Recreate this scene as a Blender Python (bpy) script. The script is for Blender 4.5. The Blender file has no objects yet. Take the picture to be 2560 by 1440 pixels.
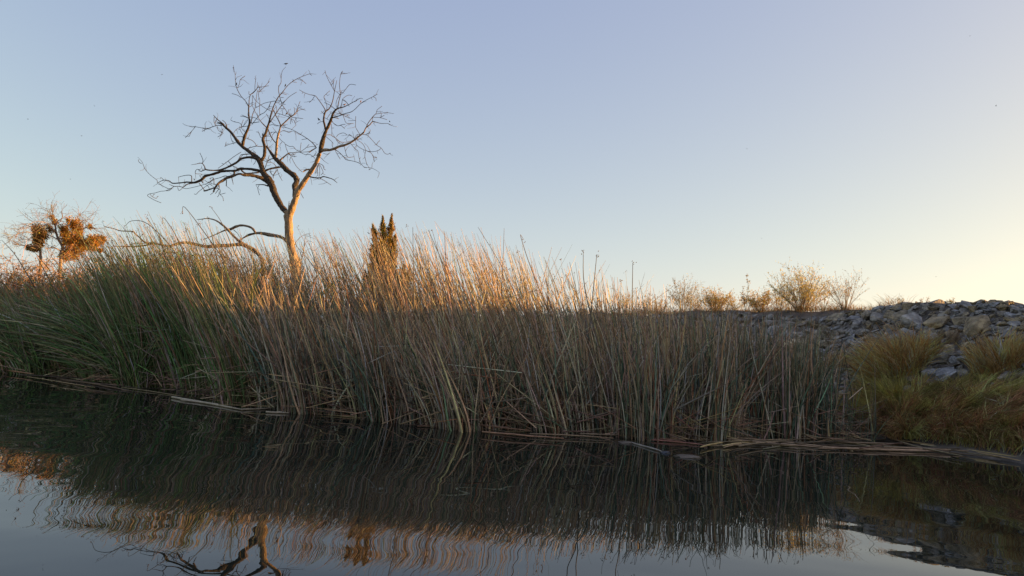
import bpy, bmesh, math, random
import numpy as np
from mathutils import Vector, Matrix, Quaternion

random.seed(11)
rng = np.random.default_rng(11)
R = math.radians
sc = bpy.context.scene
COL = sc.collection

# ------------------------------------------------------------------ camera
PXF = 1930.0                       # focal length in pixels of the 2560 px wide photograph
PITCH, ROLL, EYE = R(4.45), R(3.74), 1.10
cd = bpy.data.cameras.new('camera')
cd.sensor_width = 36.0
cd.lens = 36.0 * PXF / 2560.0
cd.clip_start, cd.clip_end = 0.05, 6000
cam = bpy.data.objects.new('camera', cd)
COL.objects.link(cam)
fw = Vector((0, math.cos(PITCH), math.sin(PITCH)))
r0, u0 = Vector((1, 0, 0)), Vector((0, -math.sin(PITCH), math.cos(PITCH)))
RT = r0 * math.cos(ROLL) + u0 * math.sin(ROLL)
UP = -r0 * math.sin(ROLL) + u0 * math.cos(ROLL)
cam.matrix_world = Matrix(((RT.x, UP.x, -fw.x, 0), (RT.y, UP.y, -fw.y, 0), (RT.z, UP.z, -fw.z, EYE), (0, 0, 0, 1)))
sc.camera = cam

# ------------------------------------------------------------------ light
SUN_AZ, SUN_EL = R(80), R(4.7)     # clockwise from the view direction
sd = Vector((math.sin(SUN_AZ) * math.cos(SUN_EL), math.cos(SUN_AZ) * math.cos(SUN_EL), math.sin(SUN_EL)))
world = bpy.data.worlds.new('World')
sc.world = world
world.use_nodes = True
wn, wl = world.node_tree.nodes, world.node_tree.links
wn.clear()
sky = wn.new('ShaderNodeTexSky')
sky.sky_type = 'NISHITA'
sky.sun_disc = False
sky.sun_elevation = SUN_EL
sky.sun_rotation = SUN_AZ
sky.altitude = 0
sky.air_density, sky.dust_density, sky.ozone_density = 0.6, 1.5, 3.0
bg = wn.new('ShaderNodeBackground')
bg.inputs['Strength'].default_value = 0.15
wo = wn.new('ShaderNodeOutputWorld')
# evening haze: the sky's range is compressed and slightly warmed, the same everywhere
EXPO = 1.6
vsep = wn.new('ShaderNodeSeparateColor'); vcom = wn.new('ShaderNodeCombineColor')
wl.new(sky.outputs[0], vsep.inputs[0])
for ch, (gam, mul) in enumerate(((0.590, 0.880), (0.581, 0.620), (0.244, 0.588))):
    pw = wn.new('ShaderNodeMath'); pw.operation = 'POWER'; pw.inputs[1].default_value = gam
    ml = wn.new('ShaderNodeMath'); ml.operation = 'MULTIPLY'; ml.inputs[1].default_value = mul / (0.15 * 2 ** EXPO)
    wl.new(vsep.outputs[ch], pw.inputs[0]); wl.new(pw.outputs[0], ml.inputs[0]); wl.new(ml.outputs[0], vcom.inputs[ch])
wl.new(vcom.outputs[0], bg.inputs[0])
wl.new(bg.outputs[0], wo.inputs[0])
sl = bpy.data.lights.new('sun', 'SUN')
sl.energy, sl.angle, sl.color = 4.7, R(0.6), (1.0, 0.53, 0.16)
sun = bpy.data.objects.new('sun', sl)
sun.rotation_euler = (-sd).to_track_quat('-Z', 'Y').to_euler()
COL.objects.link(sun)
vs = sc.view_settings
vs.view_transform, vs.look, vs.gamma, vs.use_curve_mapping = 'Standard', 'None', 1.0, False
vs.exposure = EXPO
sc.render.film_transparent = False
sc.cycles.use_denoising = True


# ------------------------------------------------------------------ pixels of the photograph -> points of the place
def ray(px, py):
    return fw * PXF + RT * (px - 1280.0) + UP * (720.0 - py)

def at(px, py, Y):
    d = ray(px, py)
    return Vector((0, 0, EYE)) + d * (Y / d.y)

def onwater(px, py, z=0.0):
    d = ray(px, py)
    return Vector((0, 0, EYE)) + d * ((z - EYE) / d.z)

def to_px(P):                      # array (...,3) -> px, py
    P = np.asarray(P, float)
    Q = P - np.array([0, 0, EYE])
    f = Q @ np.array(fw)
    f = np.where(f < 0.05, 0.05, f)
    return 1280 + PXF * (Q @ np.array(RT)) / f, 720 - PXF * (Q @ np.array(UP)) / f


# ------------------------------------------------------------------ mesh helpers
def raw_mesh(name, V, F4=None, F3=None, C=None, smooth=True):
    me = bpy.data.meshes.new(name)
    V = np.asarray(V, np.float32).reshape(-1, 3)
    parts, tot = [], []
    if F4 is not None and len(F4):
        F4 = np.asarray(F4, np.int32); parts.append(F4.ravel()); tot.append(np.full(len(F4), 4, np.int32))
    if F3 is not None and len(F3):
        F3 = np.asarray(F3, np.int32); parts.append(F3.ravel()); tot.append(np.full(len(F3), 3, np.int32))
    L, T = np.concatenate(parts), np.concatenate(tot)
    me.vertices.add(len(V)); me.vertices.foreach_set('co', V.ravel())
    me.loops.add(len(L)); me.loops.foreach_set('vertex_index', L)
    me.polygons.add(len(T))
    st = np.zeros(len(T), np.int32); st[1:] = np.cumsum(T)[:-1]
    me.polygons.foreach_set('loop_start', st)
    me.polygons.foreach_set('loop_total', T)
    me.polygons.foreach_set('use_smooth', np.full(len(T), smooth, bool))
    if C is not None:
        a = me.color_attributes.new('tint', 'FLOAT_COLOR', 'POINT')
        c = np.ones((len(V), 4), np.float32); c[:, :3] = np.asarray(C, np.float32).reshape(-1, 3)
        a.data.foreach_set('color', c.ravel())
    me.update(calc_edges=True)
    return me

class Geo:
    """collects vertices, quads, triangles and tints for one mesh"""
    def __init__(s): s.V, s.Q, s.T, s.C, s.n = [], [], [], [], 0
    def add(s, V, Q=None, T=None, C=(0.5, 0.5, 0.5)):
        V = np.asarray(V, float).reshape(-1, 3)
        s.V.append(V)
        C = np.asarray(C, float)
        s.C.append(np.broadcast_to(C, (len(V), 3)) if C.ndim == 1 else C.reshape(-1, 3))
        if Q is not None and len(Q): s.Q.append(np.asarray(Q) + s.n)
        if T is not None and len(T): s.T.append(np.asarray(T) + s.n)
        s.n += len(V)
    def mesh(s, name, smooth=True):
        return raw_mesh(name, np.concatenate(s.V), np.concatenate(s.Q) if s.Q else None, np.concatenate(s.T) if s.T else None, np.concatenate(s.C), smooth)

def strands(g, P, rad, tint, S=3, flat=1.0):
    """P (M,K,3) centre lines, rad (M,K), tint (M,3) or (M,K,3): M tapered tubes of S sides, added to g"""
    P = np.asarray(P, float); M, K, _ = P.shape
    rad = np.broadcast_to(np.asarray(rad, float), (M, K))
    t = np.gradient(P, axis=1)
    t /= np.maximum(np.linalg.norm(t, axis=2, keepdims=True), 1e-9)
    mean = P[:, -1] - P[:, 0] + 1e-6
    ref = np.cross(mean, rng.normal(size=(M, 3)))
    ref /= np.maximum(np.linalg.norm(ref, axis=1, keepdims=True), 1e-9)
    a = np.cross(t, ref[:, None, :])
    bad = np.linalg.norm(a, axis=2) < 0.1
    a[bad] = np.cross(t[bad], np.array([0.36, 0.48, 0.8]))
    a /= np.maximum(np.linalg.norm(a, axis=2, keepdims=True), 1e-9)
    b = np.cross(t, a)
    ang = np.arange(S) * 2 * math.pi / S
    V = P[:, :, None, :] + rad[:, :, None, None] * (a[:, :, None, :] * np.cos(ang)[None, None, :, None] + flat * b[:, :, None, :] * np.sin(ang)[None, None, :, None])
    idx = np.arange(M * K * S).reshape(M, K, S)
    n = np.roll(idx, -1, axis=2)
    Q = np.stack([idx[:, :-1], n[:, :-1], n[:, 1:], idx[:, 1:]], axis=-1).reshape(-1, 4)
    tint = np.asarray(tint, float)
    if tint.ndim == 1: tint = np.broadcast_to(tint, (M, 3))
    if tint.ndim == 2: tint = np.broadcast_to(tint[:, None, :], (M, K, 3))
    C = np.broadcast_to(tint[:, :, None, :], (M, K, S, 3)).reshape(-1, 3)
    g.add(V.reshape(-1, 3), Q, None, C)

def tube(g, P, rad, tint, S=7, cap=True, rough=0.0):
    """one tapered tube along P with parallel-carried frames; end closed to a point"""
    P = np.asarray(P, float); K = len(P); rad = np.asarray(rad, float)
    t = np.gradient(P, axis=0); t /= np.maximum(np.linalg.norm(t, axis=1, keepdims=True), 1e-9)
    a = np.cross(t[0], [0.3, 0.9, 0.2]); a /= np.linalg.norm(a)
    V = np.zeros((K, S, 3)); ang = np.arange(S) * 2 * math.pi / S
    for k in range(K):
        a = a - t[k] * (a @ t[k]); a /= max(np.linalg.norm(a), 1e-9)
        b = np.cross(t[k], a)
        rr = rad[k] * (1 + rough * rng.normal(size=S)) if rough else np.full(S, rad[k])
        V[k] = P[k] + rr[:, None] * (np.cos(ang)[:, None] * a + np.sin(ang)[:, None] * b)
    idx = np.arange(K * S).reshape(K, S); n = np.roll(idx, -1, axis=1)
    Q = np.stack([idx[:-1], n[:-1], n[1:], idx[1:]], -1).reshape(-1, 4)
    V = V.reshape(-1, 3); T = []
    if cap:
        V = np.vstack([V, P[-1] + t[-1] * rad[-1] * 0.6, P[0] - t[0] * rad[0] * 0.4])
        e, s0 = K * S, K * S + 1
        T = [(idx[-1, j], n[-1, j], e) for j in range(S)] + [(n[0, j], idx[0, j], s0) for j in range(S)]
    g.add(V, Q, T, tint)

def smooth_path(P, sub=4):
    """Catmull-Rom through rows of P (any number of columns)"""
    P = np.asarray(P, float)
    if len(P) < 3: return np.array([P[0] + (P[-1] - P[0]) * k / 3 for k in range(4)]) if len(P) == 2 else P
    E = np.vstack([2 * P[0] - P[1], P, 2 * P[-1] - P[-2]])
    out = []
    for i in range(len(P) - 1):
        p0, p1, p2, p3 = E[i:i + 4]
        for k in range(sub):
            t = k / sub
            out.append(0.5 * ((2 * p1) + (-p0 + p2) * t + (2 * p0 - 5 * p1 + 4 * p2 - p3) * t * t + (-p0 + 3 * p1 - 3 * p2 + p3) * t ** 3))
    out.append(P[-1])
    return np.array(out)

def leaves(g, centres, dirs, length, width, tint):
    """small folded diamond leaves: M centres, directions, lengths and widths (two quads each)"""
    M = len(centres)
    d = np.asarray(dirs, float); d /= np.maximum(np.linalg.norm(d, axis=1, keepdims=True), 1e-9)
    s = np.cross(d, rng.normal(size=(M, 3))); s /= np.maximum(np.linalg.norm(s, axis=1, keepdims=True), 1e-9)
    nn = np.cross(d, s)
    L = np.broadcast_to(np.asarray(length, float), (M,))[:, None]; W = np.broadcast_to(np.asarray(width, float), (M,))[:, None]
    c = np.asarray(centres, float)
    V = np.stack([c, c + d * L * .45 + s * W * .5 + nn * W * .22, c + d * L, c + d * L * .45 - s * W * .5 + nn * W * .22], 1)
    i = np.arange(M)[:, None] * 4
    T = np.concatenate([i + np.array([0, 1, 2]), i + np.array([0, 2, 3])], 0)
    tint = np.asarray(tint, float)
    C = np.broadcast_to(tint if tint.ndim == 1 else tint[:, None, :], (M, 4, 3)).reshape(-1, 3)
    g.add(V.reshape(-1, 3), None, T, C)

def seeds(g, P, size, tint):
    """octahedral spikelets at P, longer than wide"""
    P = np.asarray(P, float); M = len(P)
    size = np.broadcast_to(np.asarray(size, float), (M,))
    ax = rng.normal(size=(M, 3)); ax[:, 2] -= 1.0; ax /= np.linalg.norm(ax, axis=1, keepdims=True)
    a = np.cross(ax, rng.normal(size=(M, 3))); a /= np.linalg.norm(a, axis=1, keepdims=True)
    b = np.cross(ax, a); s = size[:, None]
    V = np.stack([P + ax * s, P - ax * s, P + a * s * .45, P + b * s * .45, P - a * s * .45, P - b * s * .45], 1)
    f = np.array([(0, 2, 3), (0, 3, 4), (0, 4, 5), (0, 5, 2), (1, 3, 2), (1, 4, 3), (1, 5, 4), (1, 2, 5)])
    T = (np.arange(M)[:, None, None] * 6 + f[None]).reshape(-1, 3)
    tint = np.asarray(tint, float)
    C = np.broadcast_to(tint if tint.ndim == 1 else tint[:, None, :], (M, 6, 3)).reshape(-1, 3)
    g.add(V.reshape(-1, 3), None, T, C)

def vary(base, n, amt=0.25, hue=0.12):
    b = np.asarray(base, float)
    k = np.exp(rng.normal(0, amt, (n, 1))) * np.exp(rng.normal(0, hue, (n, 3)))
    return np.clip(b * k, 0.003, 0.62)


# ------------------------------------------------------------------ objects and their properties
def link(name, me, mat, parent=None, loc=None):
    o = bpy.data.objects.new(name, me)
    if mat is not None and me is not None and not me.materials: me.materials.append(mat)
    COL.objects.link(o)
    if parent is not None: o.parent = parent
    if loc is not None: o.location = loc
    return o

def tag(o, label=None, cat=None, group=None, kind=None):
    if label: o['label'] = label
    if cat: o['category'] = cat
    if group: o['group'] = group
    if kind: o['kind'] = kind
    return o

def empty(name, loc, label, cat, group=None):
    o = bpy.data.objects.new(name, None)
    o.empty_display_size = 0.2
    COL.objects.link(o); o.location = loc
    return tag(o, label, cat, group)

def child(name, g, mat, root, smooth=True, kind=None, label=None):
    """part of root: the Geo is in world coordinates, the mesh in root's"""
    me = g.mesh(name, smooth)
    off = np.array(root.matrix_basis.translation if root.type == 'EMPTY' else root.location)
    p = root
    while p.parent is not None:
        p = p.parent; off = off + np.array(p.location)
    me.transform(Matrix.Translation(Vector(-off)))
    o = link(name, me, mat, root)
    if kind: o['kind'] = kind
    if label: o['label'] = label
    return o

def placed(name, g, mat, loc, smooth=True):
    me = g.mesh(name, smooth)
    me.transform(Matrix.Translation(-Vector(loc)))
    return link(name, me, mat, None, Vector(loc))


# ------------------------------------------------------------------ materials
def mat_base(name):
    m = bpy.data.materials.new(name); m.use_nodes = True
    n, l = m.node_tree.nodes, m.node_tree.links
    n.clear()
    return m, n, l, n.new('ShaderNodeOutputMaterial')

def mat_plant(name, rough=0.6, spec=0.3, translucent=0.0, streak=18.0, contrast=0.35):
    """the tint attribute of the mesh, broken up by fine noise; optional light through thin leaves"""
    m, n, l, out = mat_base(name)
    at_ = n.new('ShaderNodeAttribute'); at_.attribute_name = 'tint'
    tc = n.new('ShaderNodeTexCoord')
    nz = n.new('ShaderNodeTexNoise'); nz.inputs['Scale'].default_value = streak; nz.inputs['Detail'].default_value = 3
    l.new(tc.outputs['Object'], nz.inputs['Vector'])
    mr = n.new('ShaderNodeMapRange')
    mr.inputs['From Min'].default_value, mr.inputs['From Max'].default_value = 0.3, 0.7
    mr.inputs['To Min'].default_value, mr.inputs['To Max'].default_value = 1 - contrast, 1 + 0.6 * contrast
    l.new(nz.outputs['Fac'], mr.inputs['Value'])
    mu = n.new('ShaderNodeVectorMath'); mu.operation = 'SCALE'
    l.new(at_.outputs['Color'], mu.inputs[0]); l.new(mr.outputs['Result'], mu.inputs['Scale'])
    p = n.new('ShaderNodeBsdfPrincipled')
    p.inputs['Roughness'].default_value = rough
    p.inputs['Specular IOR Level'].default_value = spec
    l.new(mu.outputs[0], p.inputs['Base Color'])
    if translucent:
        tr = n.new('ShaderNodeBsdfTranslucent'); l.new(mu.outputs[0], tr.inputs['Color'])
        mx = n.new('ShaderNodeMixShader'); mx.inputs[0].default_value = translucent
        l.new(p.outputs[0], mx.inputs[1]); l.new(tr.outputs[0], mx.inputs[2]); l.new(mx.outputs[0], out.inputs[0])
    else:
        l.new(p.outputs[0], out.inputs[0])
    return m

def mat_noise(name, c1, c2, scale=6.0, stretch=(1, 1, 1), rough=0.85, bump=0.4, bump_scale=20.0, dist=0.02, c3=None, spec=0.3, per_object=False):
    m, n, l, out = mat_base(name)
    tc = n.new('ShaderNodeTexCoord'); mp = n.new('ShaderNodeMapping')
    mp.inputs['Scale'].default_value = stretch
    l.new(tc.outputs['Object'], mp.inputs['Vector'])
    nz = n.new('ShaderNodeTexNoise'); nz.inputs['Scale'].default_value = scale; nz.inputs['Detail'].default_value = 6; nz.inputs['Roughness'].default_value = 0.62
    l.new(mp.outputs[0], nz.inputs['Vector'])
    cr = n.new('ShaderNodeValToRGB'); e = cr.color_ramp.elements
    e[0].position, e[1].position = 0.34, 0.68
    e[0].color, e[1].color = (*c1, 1), (*c2, 1)
    if c3: x = e.new(0.52); x.color = (*c3, 1)
    l.new(nz.outputs['Fac'], cr.inputs[0])
    p = n.new('ShaderNodeBsdfPrincipled')
    p.inputs['Roughness'].default_value = rough; p.inputs['Specular IOR Level'].default_value = spec
    colour = cr.outputs[0]
    if per_object:
        oi = n.new('ShaderNodeObjectInfo')
        hs = n.new('ShaderNodeHueSaturation')
        m1 = n.new('ShaderNodeMapRange'); m1.inputs['To Min'].default_value, m1.inputs['To Max'].default_value = 0.72, 1.22
        m2 = n.new('ShaderNodeMapRange'); m2.inputs['To Min'].default_value, m2.inputs['To Max'].default_value = 0.2, 1.7
        ml = n.new('ShaderNodeMath'); ml.operation = 'FRACT'
        mk = n.new('ShaderNodeMath'); mk.operation = 'MULTIPLY'; mk.inputs[1].default_value = 7.31
        l.new(oi.outputs['Random'], m1.inputs['Value']); l.new(oi.outputs['Random'], mk.inputs[0]); l.new(mk.outputs[0], ml.inputs[0]); l.new(ml.outputs[0], m2.inputs['Value'])
        l.new(m1.outputs[0], hs.inputs['Value']); l.new(m2.outputs[0], hs.inputs['Saturation']); l.new(colour, hs.inputs['Color'])
        colour = hs.outputs[0]
    l.new(colour, p.inputs['Base Color'])
    nb = n.new('ShaderNodeTexNoise'); nb.inputs['Scale'].default_value = bump_scale; nb.inputs['Detail'].default_value = 7
    l.new(mp.outputs[0], nb.inputs['Vector'])
    bp = n.new('ShaderNodeBump'); bp.inputs['Strength'].default_value = bump; bp.inputs['Distance'].default_value = dist
    l.new(nb.outputs['Fac'], bp.inputs['Height']); l.new(bp.outputs[0], p.inputs['Normal'])
    l.new(p.outputs[0], out.inputs[0])
    return m

M_reed = mat_plant('reed_stem', 0.55, 0.35, 0.0, 9.0, 0.35)
M_grass = mat_plant('grass_blade', 0.6, 0.25, 0.45, 14.0, 0.3)
M_leaf = mat_plant('small_leaf', 0.6, 0.25, 0.55, 20.0, 0.3)
M_twig = mat_plant('dry_twig', 0.8, 0.2, 0.0, 25.0, 0.35)
M_bark = mat_noise('furrowed_bark', (0.024, 0.018, 0.013), (0.125, 0.092, 0.062), 26.0, (1, 1, 0.35), 0.9, 0.9, 34.0, 0.05)
M_wood = mat_noise('bare_pale_wood', (0.14, 0.095, 0.052), (0.47, 0.34, 0.21), 13.0, (1, 1, 0.16), 0.85, 0.9, 26.0, 0.05, (0.33, 0.235, 0.14))
M_grey = mat_noise('weathered_limb', (0.09, 0.066, 0.042), (0.33, 0.24, 0.15), 15.0, (0.4, 1, 1), 0.85, 0.8, 30.0, 0.03)
M_rock = mat_noise('quarry_stone', (0.13, 0.112, 0.088), (0.52, 0.435, 0.32), 2.2, (1, 1, 1.8), 0.88, 0.9, 5.0, 0.10, (0.30, 0.255, 0.192), 0.3, True)
M_soil = mat_noise('bank_soil', (0.06, 0.05, 0.04), (0.21, 0.17, 0.13), 2.5, (1, 1, 1), 0.95, 0.6, 22.0, 0.04)
M_wet = mat_noise('wet_stone', (0.02, 0.021, 0.024), (0.07, 0.07, 0.075), 5.0, (1, 1, 1), 0.45, 0.5, 16.0, 0.02, None, 0.5)
M_bird = mat_plant('feathers', 0.7, 0.2, 0.0, 60.0, 0.3)

m, n, l, out = mat_base('still_water')
p = n.new('ShaderNodeBsdfPrincipled')
p.inputs['Base Color'].default_value = (0.010, 0.014, 0.011, 1)
p.inputs['Roughness'].default_value = 0.0
p.inputs['IOR'].default_value = 1.333
nz = n.new('ShaderNodeTexNoise'); nz.inputs['Scale'].default_value = 0.6
tc = n.new('ShaderNodeTexCoord'); l.new(tc.outputs['Object'], nz.inputs['Vector'])
cr = n.new('ShaderNodeValToRGB'); cr.color_ramp.elements[0].color = (0.007, 0.010, 0.008, 1); cr.color_ramp.elements[1].color = (0.014, 0.018, 0.013, 1)
l.new(nz.outputs['Fac'], cr.inputs[0]); l.new(cr.outputs[0], p.inputs['Base Color'])
l.new(p.outputs[0], out.inputs[0])
M_water = m


# ------------------------------------------------------------------ the setting: shoreline, ground, water, embankment
SHORE_PX = [(-420, 905), (-60, 925), (0, 932), (200, 951), (400, 974), (600, 1012), (800, 1042), (1000, 1060), (1200, 1076), (1400, 1088), (1600, 1096), (1750, 1101), (1900, 1104), (2110, 1102), (2300, 1114), (2560, 1146)]
SHORE = np.array([onwater(x, y)[:2] for x, y in SHORE_PX])
SX, SY = SHORE[:, 0], SHORE[:, 1]
def shore_y(x): return np.interp(x, np.concatenate([[SX[0] - 40], SX, [SX[-1] + 40]]), np.concatenate([[SY[0] + 22], SY, [SY[-1] - 60]]))

C0 = np.array([9.25, 16.1]); TD = np.array([-0.42, 0.9075]); ND = np.array([-0.9075, -0.42])
CREST = 2.60
def bank_d(x, y): return (x - C0[0]) * ND[0] + (y - C0[1]) * ND[1]
def bank_s(x, y): return (x - C0[0]) * TD[0] + (y - C0[1]) * TD[1]
def bank_z(d):
    return np.interp(d, [-30, -7, -4.5, -0.25, 0.25, 2.9, 3.6, 4.5, 5.6, 7], [-0.6, 0.3, 2.45, CREST, CREST - 0.12, 0.78, 0.42, -0.05, -0.5, -0.9])
def land_z(x, y):
    b = y - shore_y(x)
    t = np.clip((b + 0.3) / 6.0, 0, 1)
    return -0.55 + 0.90 * t * t * (3 - 2 * t)

def nonuni(lo, a, b, hi, step, nout=14):
    inner = np.arange(a, b + 1e-6, step)
    left = a - (np.geomspace(1, 1 + (a - lo), nout)[1:] - 1); right = b + (np.geomspace(1, 1 + (hi - b), nout)[1:] - 1)
    return np.concatenate([left[::-1], inner, right])

def sheet(xs, ys, zf):
    X, Y = np.meshgrid(xs, ys)
    Z = zf(X, Y)
    V = np.stack([X, Y, Z], -1).reshape(-1, 3)
    nx, ny = len(xs), len(ys)
    i = (np.arange(ny - 1)[:, None] * nx + np.arange(nx - 1)[None]).ravel()
    return V, np.stack([i, i + 1, i + 1 + nx, i + nx], 1)

V, Q = sheet(nonuni(-3000, -30, 30, 3000, 0.75), nonuni(-3000, -6, 60, 3000, 0.75), lambda x, y: land_z(x, y) + 0.05 * np.sin(x * 1.7 + y) * np.sin(y * 1.3 - x * .6))
ground = link('ground', raw_mesh('ground', V, Q), M_soil); tag(ground, kind='structure')

# water: a sheet with low ripples as real relief near the camera
wav = []
wr = np.random.default_rng(5)
for lam, slope, cnt, spread in ((3.1, 0.0032, 4, 0.30), (1.5, 0.0022, 7, 0.38), (0.8, 0.0014, 9, 0.5), (0.42, 0.0011, 12, 0.6), (0.24, 0.0007, 12, 0.7)):
    for _ in range(cnt):
        lm = lam * wr.uniform(0.75, 1.3); th = math.pi / 2 + wr.normal(0, spread); k = 2 * math.pi / lm
        wav.append((k * math.cos(th), k * math.sin(th), wr.uniform(0, 6.28), slope / k * wr.uniform(0.6, 1.3)))
def ripple(x, y):
    z = np.zeros_like(x)
    for kx, ky, ph, am in wav: z += am * np.sin(kx * x + ky * y + ph)
    z = z + 0.0012 * np.sin(2 * math.pi * (y + 0.12 * x - 3.35) / 1.15) * np.clip((5.5 - y) / 1.2, 0, 1)
    env = 0.72 + 0.35 * np.sin(x * 0.35 + 1.0) * np.sin(y * 0.5 + 0.4) + 0.5 * np.clip((-x - 1) / 6, 0, 1)
    fade = np.clip((14.5 - np.abs(x)) / 2, 0, 1) * np.clip((y - 1.5) / 1.0, 0, 1) * np.clip((19 - y) / 2, 0, 1)
    return z * env * fade
V, Q = sheet(nonuni(-90, -12.5, 9.5, 24, 0.045), nonuni(-90, 2.2, 16.5, 34, 0.045), ripple)
water = link('water', raw_mesh('water', V, Q), M_water); tag(water, kind='structure')

# embankment
ss, ds = np.arange(-26, 60, 0.35), np.concatenate([np.arange(-12, -0.5, 0.8), np.arange(-0.5, 6.6, 0.3)])
S_, D_ = np.meshgrid(ss, ds)
X = C0[0] + TD[0] * S_ + ND[0] * D_; Y = C0[1] + TD[1] * S_ + ND[1] * D_
Z = bank_z(D_) + 0.05 * np.sin(S_ * 2.3) * np.sin(D_ * 3.1 + S_) + 0.05 * np.sin(S_ * 0.9 + 1)
nx, ny = len(ss), len(ds)
i = (np.arange(ny - 1)[:, None] * nx + np.arange(nx - 1)[None]).ravel()
bank = link('embankment', raw_mesh('embankment', np.stack([X, Y, Z], -1).reshape(-1, 3), np.stack([i + nx, i + 1 + nx, i + 1, i], 1)), M_soil)
tag(bank, kind='structure')
bank['label'] = 'grey rock covered embankment rising from the right bank'
def bank_point(s, d):
    return Vector((C0[0] + TD[0] * s + ND[0] * d, C0[1] + TD[1] * s + ND[1] * d, float(bank_z(d)) + 0.05 * math.sin(s * 2.3) * math.sin(d * 3.1 + s) + 0.05 * math.sin(s * .9 + 1)))
def on_bank(px, py):
    """where the photograph's ray through a pixel meets the embankment"""
    d = ray(px, py); o = Vector((0, 0, EYE))
    for k in range(1200):
        q = o + d * ((5 + k * 0.02) / d.y)
        dd = bank_d(q.x, q.y)
        if q.z < bank_z(dd) and dd < 6: return q
    return None

# stones
def stone_mesh(i, n=13):
    bm = bmesh.new()
    sx, sy, sz = random.uniform(.75, 1.15), random.uniform(.6, .9), random.uniform(.24, .55)
    for _ in range(n):
        v = Vector((random.gauss(0, 1), random.gauss(0, 1), random.gauss(0, 1))).normalized()
        m_ = max(abs(v.x), abs(v.y), abs(v.z)); v = v.lerp(v / m_, random.uniform(.35, .8))
        bm.verts.new((v.x * sx * .5, v.y * sy * .5, v.z * sz * .5))
    r_ = bmesh.ops.convex_hull(bm, input=bm.verts)
    bmesh.ops.delete(bm, geom=[e for e in r_['geom_interior'] if isinstance(e, bmesh.types.BMVert)], context='VERTS')
    bmesh.ops.bevel(bm, geom=list(bm.edges), offset=0.010, segments=1, affect='EDGES', clamp_overlap=True)
    me = bpy.data.meshes.new('rock'); bm.to_mesh(me); bm.free()
    me.materials.append(M_rock)
    return me
STONES = [stone_mesh(i, random.choice((10, 12, 14, 16))) for i in range(26)]
spots, cells = [], {}
def free(s, d, r):
    for (a, b, q) in cells.get((int(s // 1), int(d // 1)), []):
        if (a - s) ** 2 + (b - d) ** 2 < ((q + r) * 0.66) ** 2: return False
    return True
def put(s, d, r):
    for i in (-1, 0, 1):
        for j in (-1, 0, 1): cells.setdefault((int(s // 1) + i, int(d // 1) + j), []).append((s, d, r))
    spots.append((s, d, r))
for size, tries in ((0.235, 60), (0.18, 420), (0.14, 1900), (0.10, 6500), (0.08, 14000), (0.055, 14000)):
    for _ in range(tries):
        s = random.uniform(-5, 13); d = random.uniform(-0.15, 3.7)
        r_ = size * random.uniform(0.8, 1.2)
        if d < 0.55 and r_ > 0.12 and random.random() < .9: continue
        if s > 1.8 and d < 0.4: continue
        if free(s, d, r_): put(s, d, r_)
def stone_matrix(s, d, r_):
    q = bank_point(s, d)
    slope = math.atan2(float(bank_z(d - .1) - bank_z(d + .1)), 0.2)
    nrm = Vector((ND[0] * math.sin(slope), ND[1] * math.sin(slope), math.cos(slope)))
    nrm = (nrm + Vector((random.gauss(0, .36), random.gauss(0, .36), random.gauss(0, .2)))).normalized()
    rot = nrm.to_track_quat('Z', 'Y') @ Quaternion((0, 0, 1), random.uniform(0, 6.28))
    k = 2.35 * r_
    return Matrix.Translation(q + nrm * (0.05 * r_ + 0.02)) @ rot.to_matrix().to_4x4() @ Matrix.Diagonal((k * random.uniform(.85, 1.2), k * random.uniform(.85, 1.15), k * random.uniform(.8, 1.3), 1))
stones = []
for (s, d, r_) in spots:
    q = bank_point(s, d); px, py = to_px(np.array(q))
    vis = -30 < px < 2590 and 740 < py < 1120
    big = r_ * 2.0 * PXF / q.y
    if px < 2000: big *= 0.45                     # behind the reeds
    if py > 960: big *= 0.3                       # behind the grass
    if py > 1000 and vis: continue                 # grass from here down
    stones.append((vis * big, s, d, r_))
stones.sort(key=lambda q: -q[0])
for k, (_, s, d, r_) in enumerate(stones[:300]):
    o = link('rock', STONES[k % len(STONES)], None, bank)
    o.matrix_local = stone_matrix(s, d, r_)
g = Geo(); SM = []
for me in STONES:
    v = np.zeros(len(me.vertices) * 3, np.float32); me.vertices.foreach_get('co', v)
    me.calc_loop_triangles(); f = np.zeros(len(me.loop_triangles) * 3, np.int32); me.loop_triangles.foreach_get('vertices', f)
    SM.append((v.reshape(-1, 3), f.reshape(-1, 3)))
for k, (_, s, d, r_) in enumerate(stones[300:]):
    m4 = np.array(stone_matrix(s, d, r_)); v, f = SM[k % len(SM)]
    g.add(v @ m4[:3, :3].T + m4[:3, 3], None, f)
me = g.mesh('rubble', False); me.materials.append(M_rock)
rubble = link('rubble', me, None, bank); rubble['kind'] = 'stuff'


# ------------------------------------------------------------------ reeds
TOP = np.array([(-420, 690), (0, 700), (150, 690), (235, 640), (320, 580), (450, 535), (600, 560), (750, 600), (900, 585), (1100, 580), (1250, 592), (1400, 645), (1500, 672), (1600, 708), (1700, 742), (1850, 768), (2000, 798), (2110, 850)])
TOPF = np.array([(-420, 740), (0, 735), (150, 722), (260, 680), (330, 632), (450, 612), (600, 640), (720, 715), (830, 750), (1100, 762), (1400, 768), (1600, 772), (1700, 768), (1850, 776), (2000, 804), (2110, 850)])
HORIZ = lambda px: 720 + PXF * math.tan(PITCH) + (px - 1280) * math.tan(ROLL)

GREEN, TEAL = np.array([0.100, 0.200, 0.052]), np.array([0.090, 0.155, 0.098])
TAN, GREYTAN, RUST = np.array([0.58, 0.425, 0.25]), np.array([0.48, 0.375, 0.28]), np.array([0.26, 0.115, 0.055])

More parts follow.
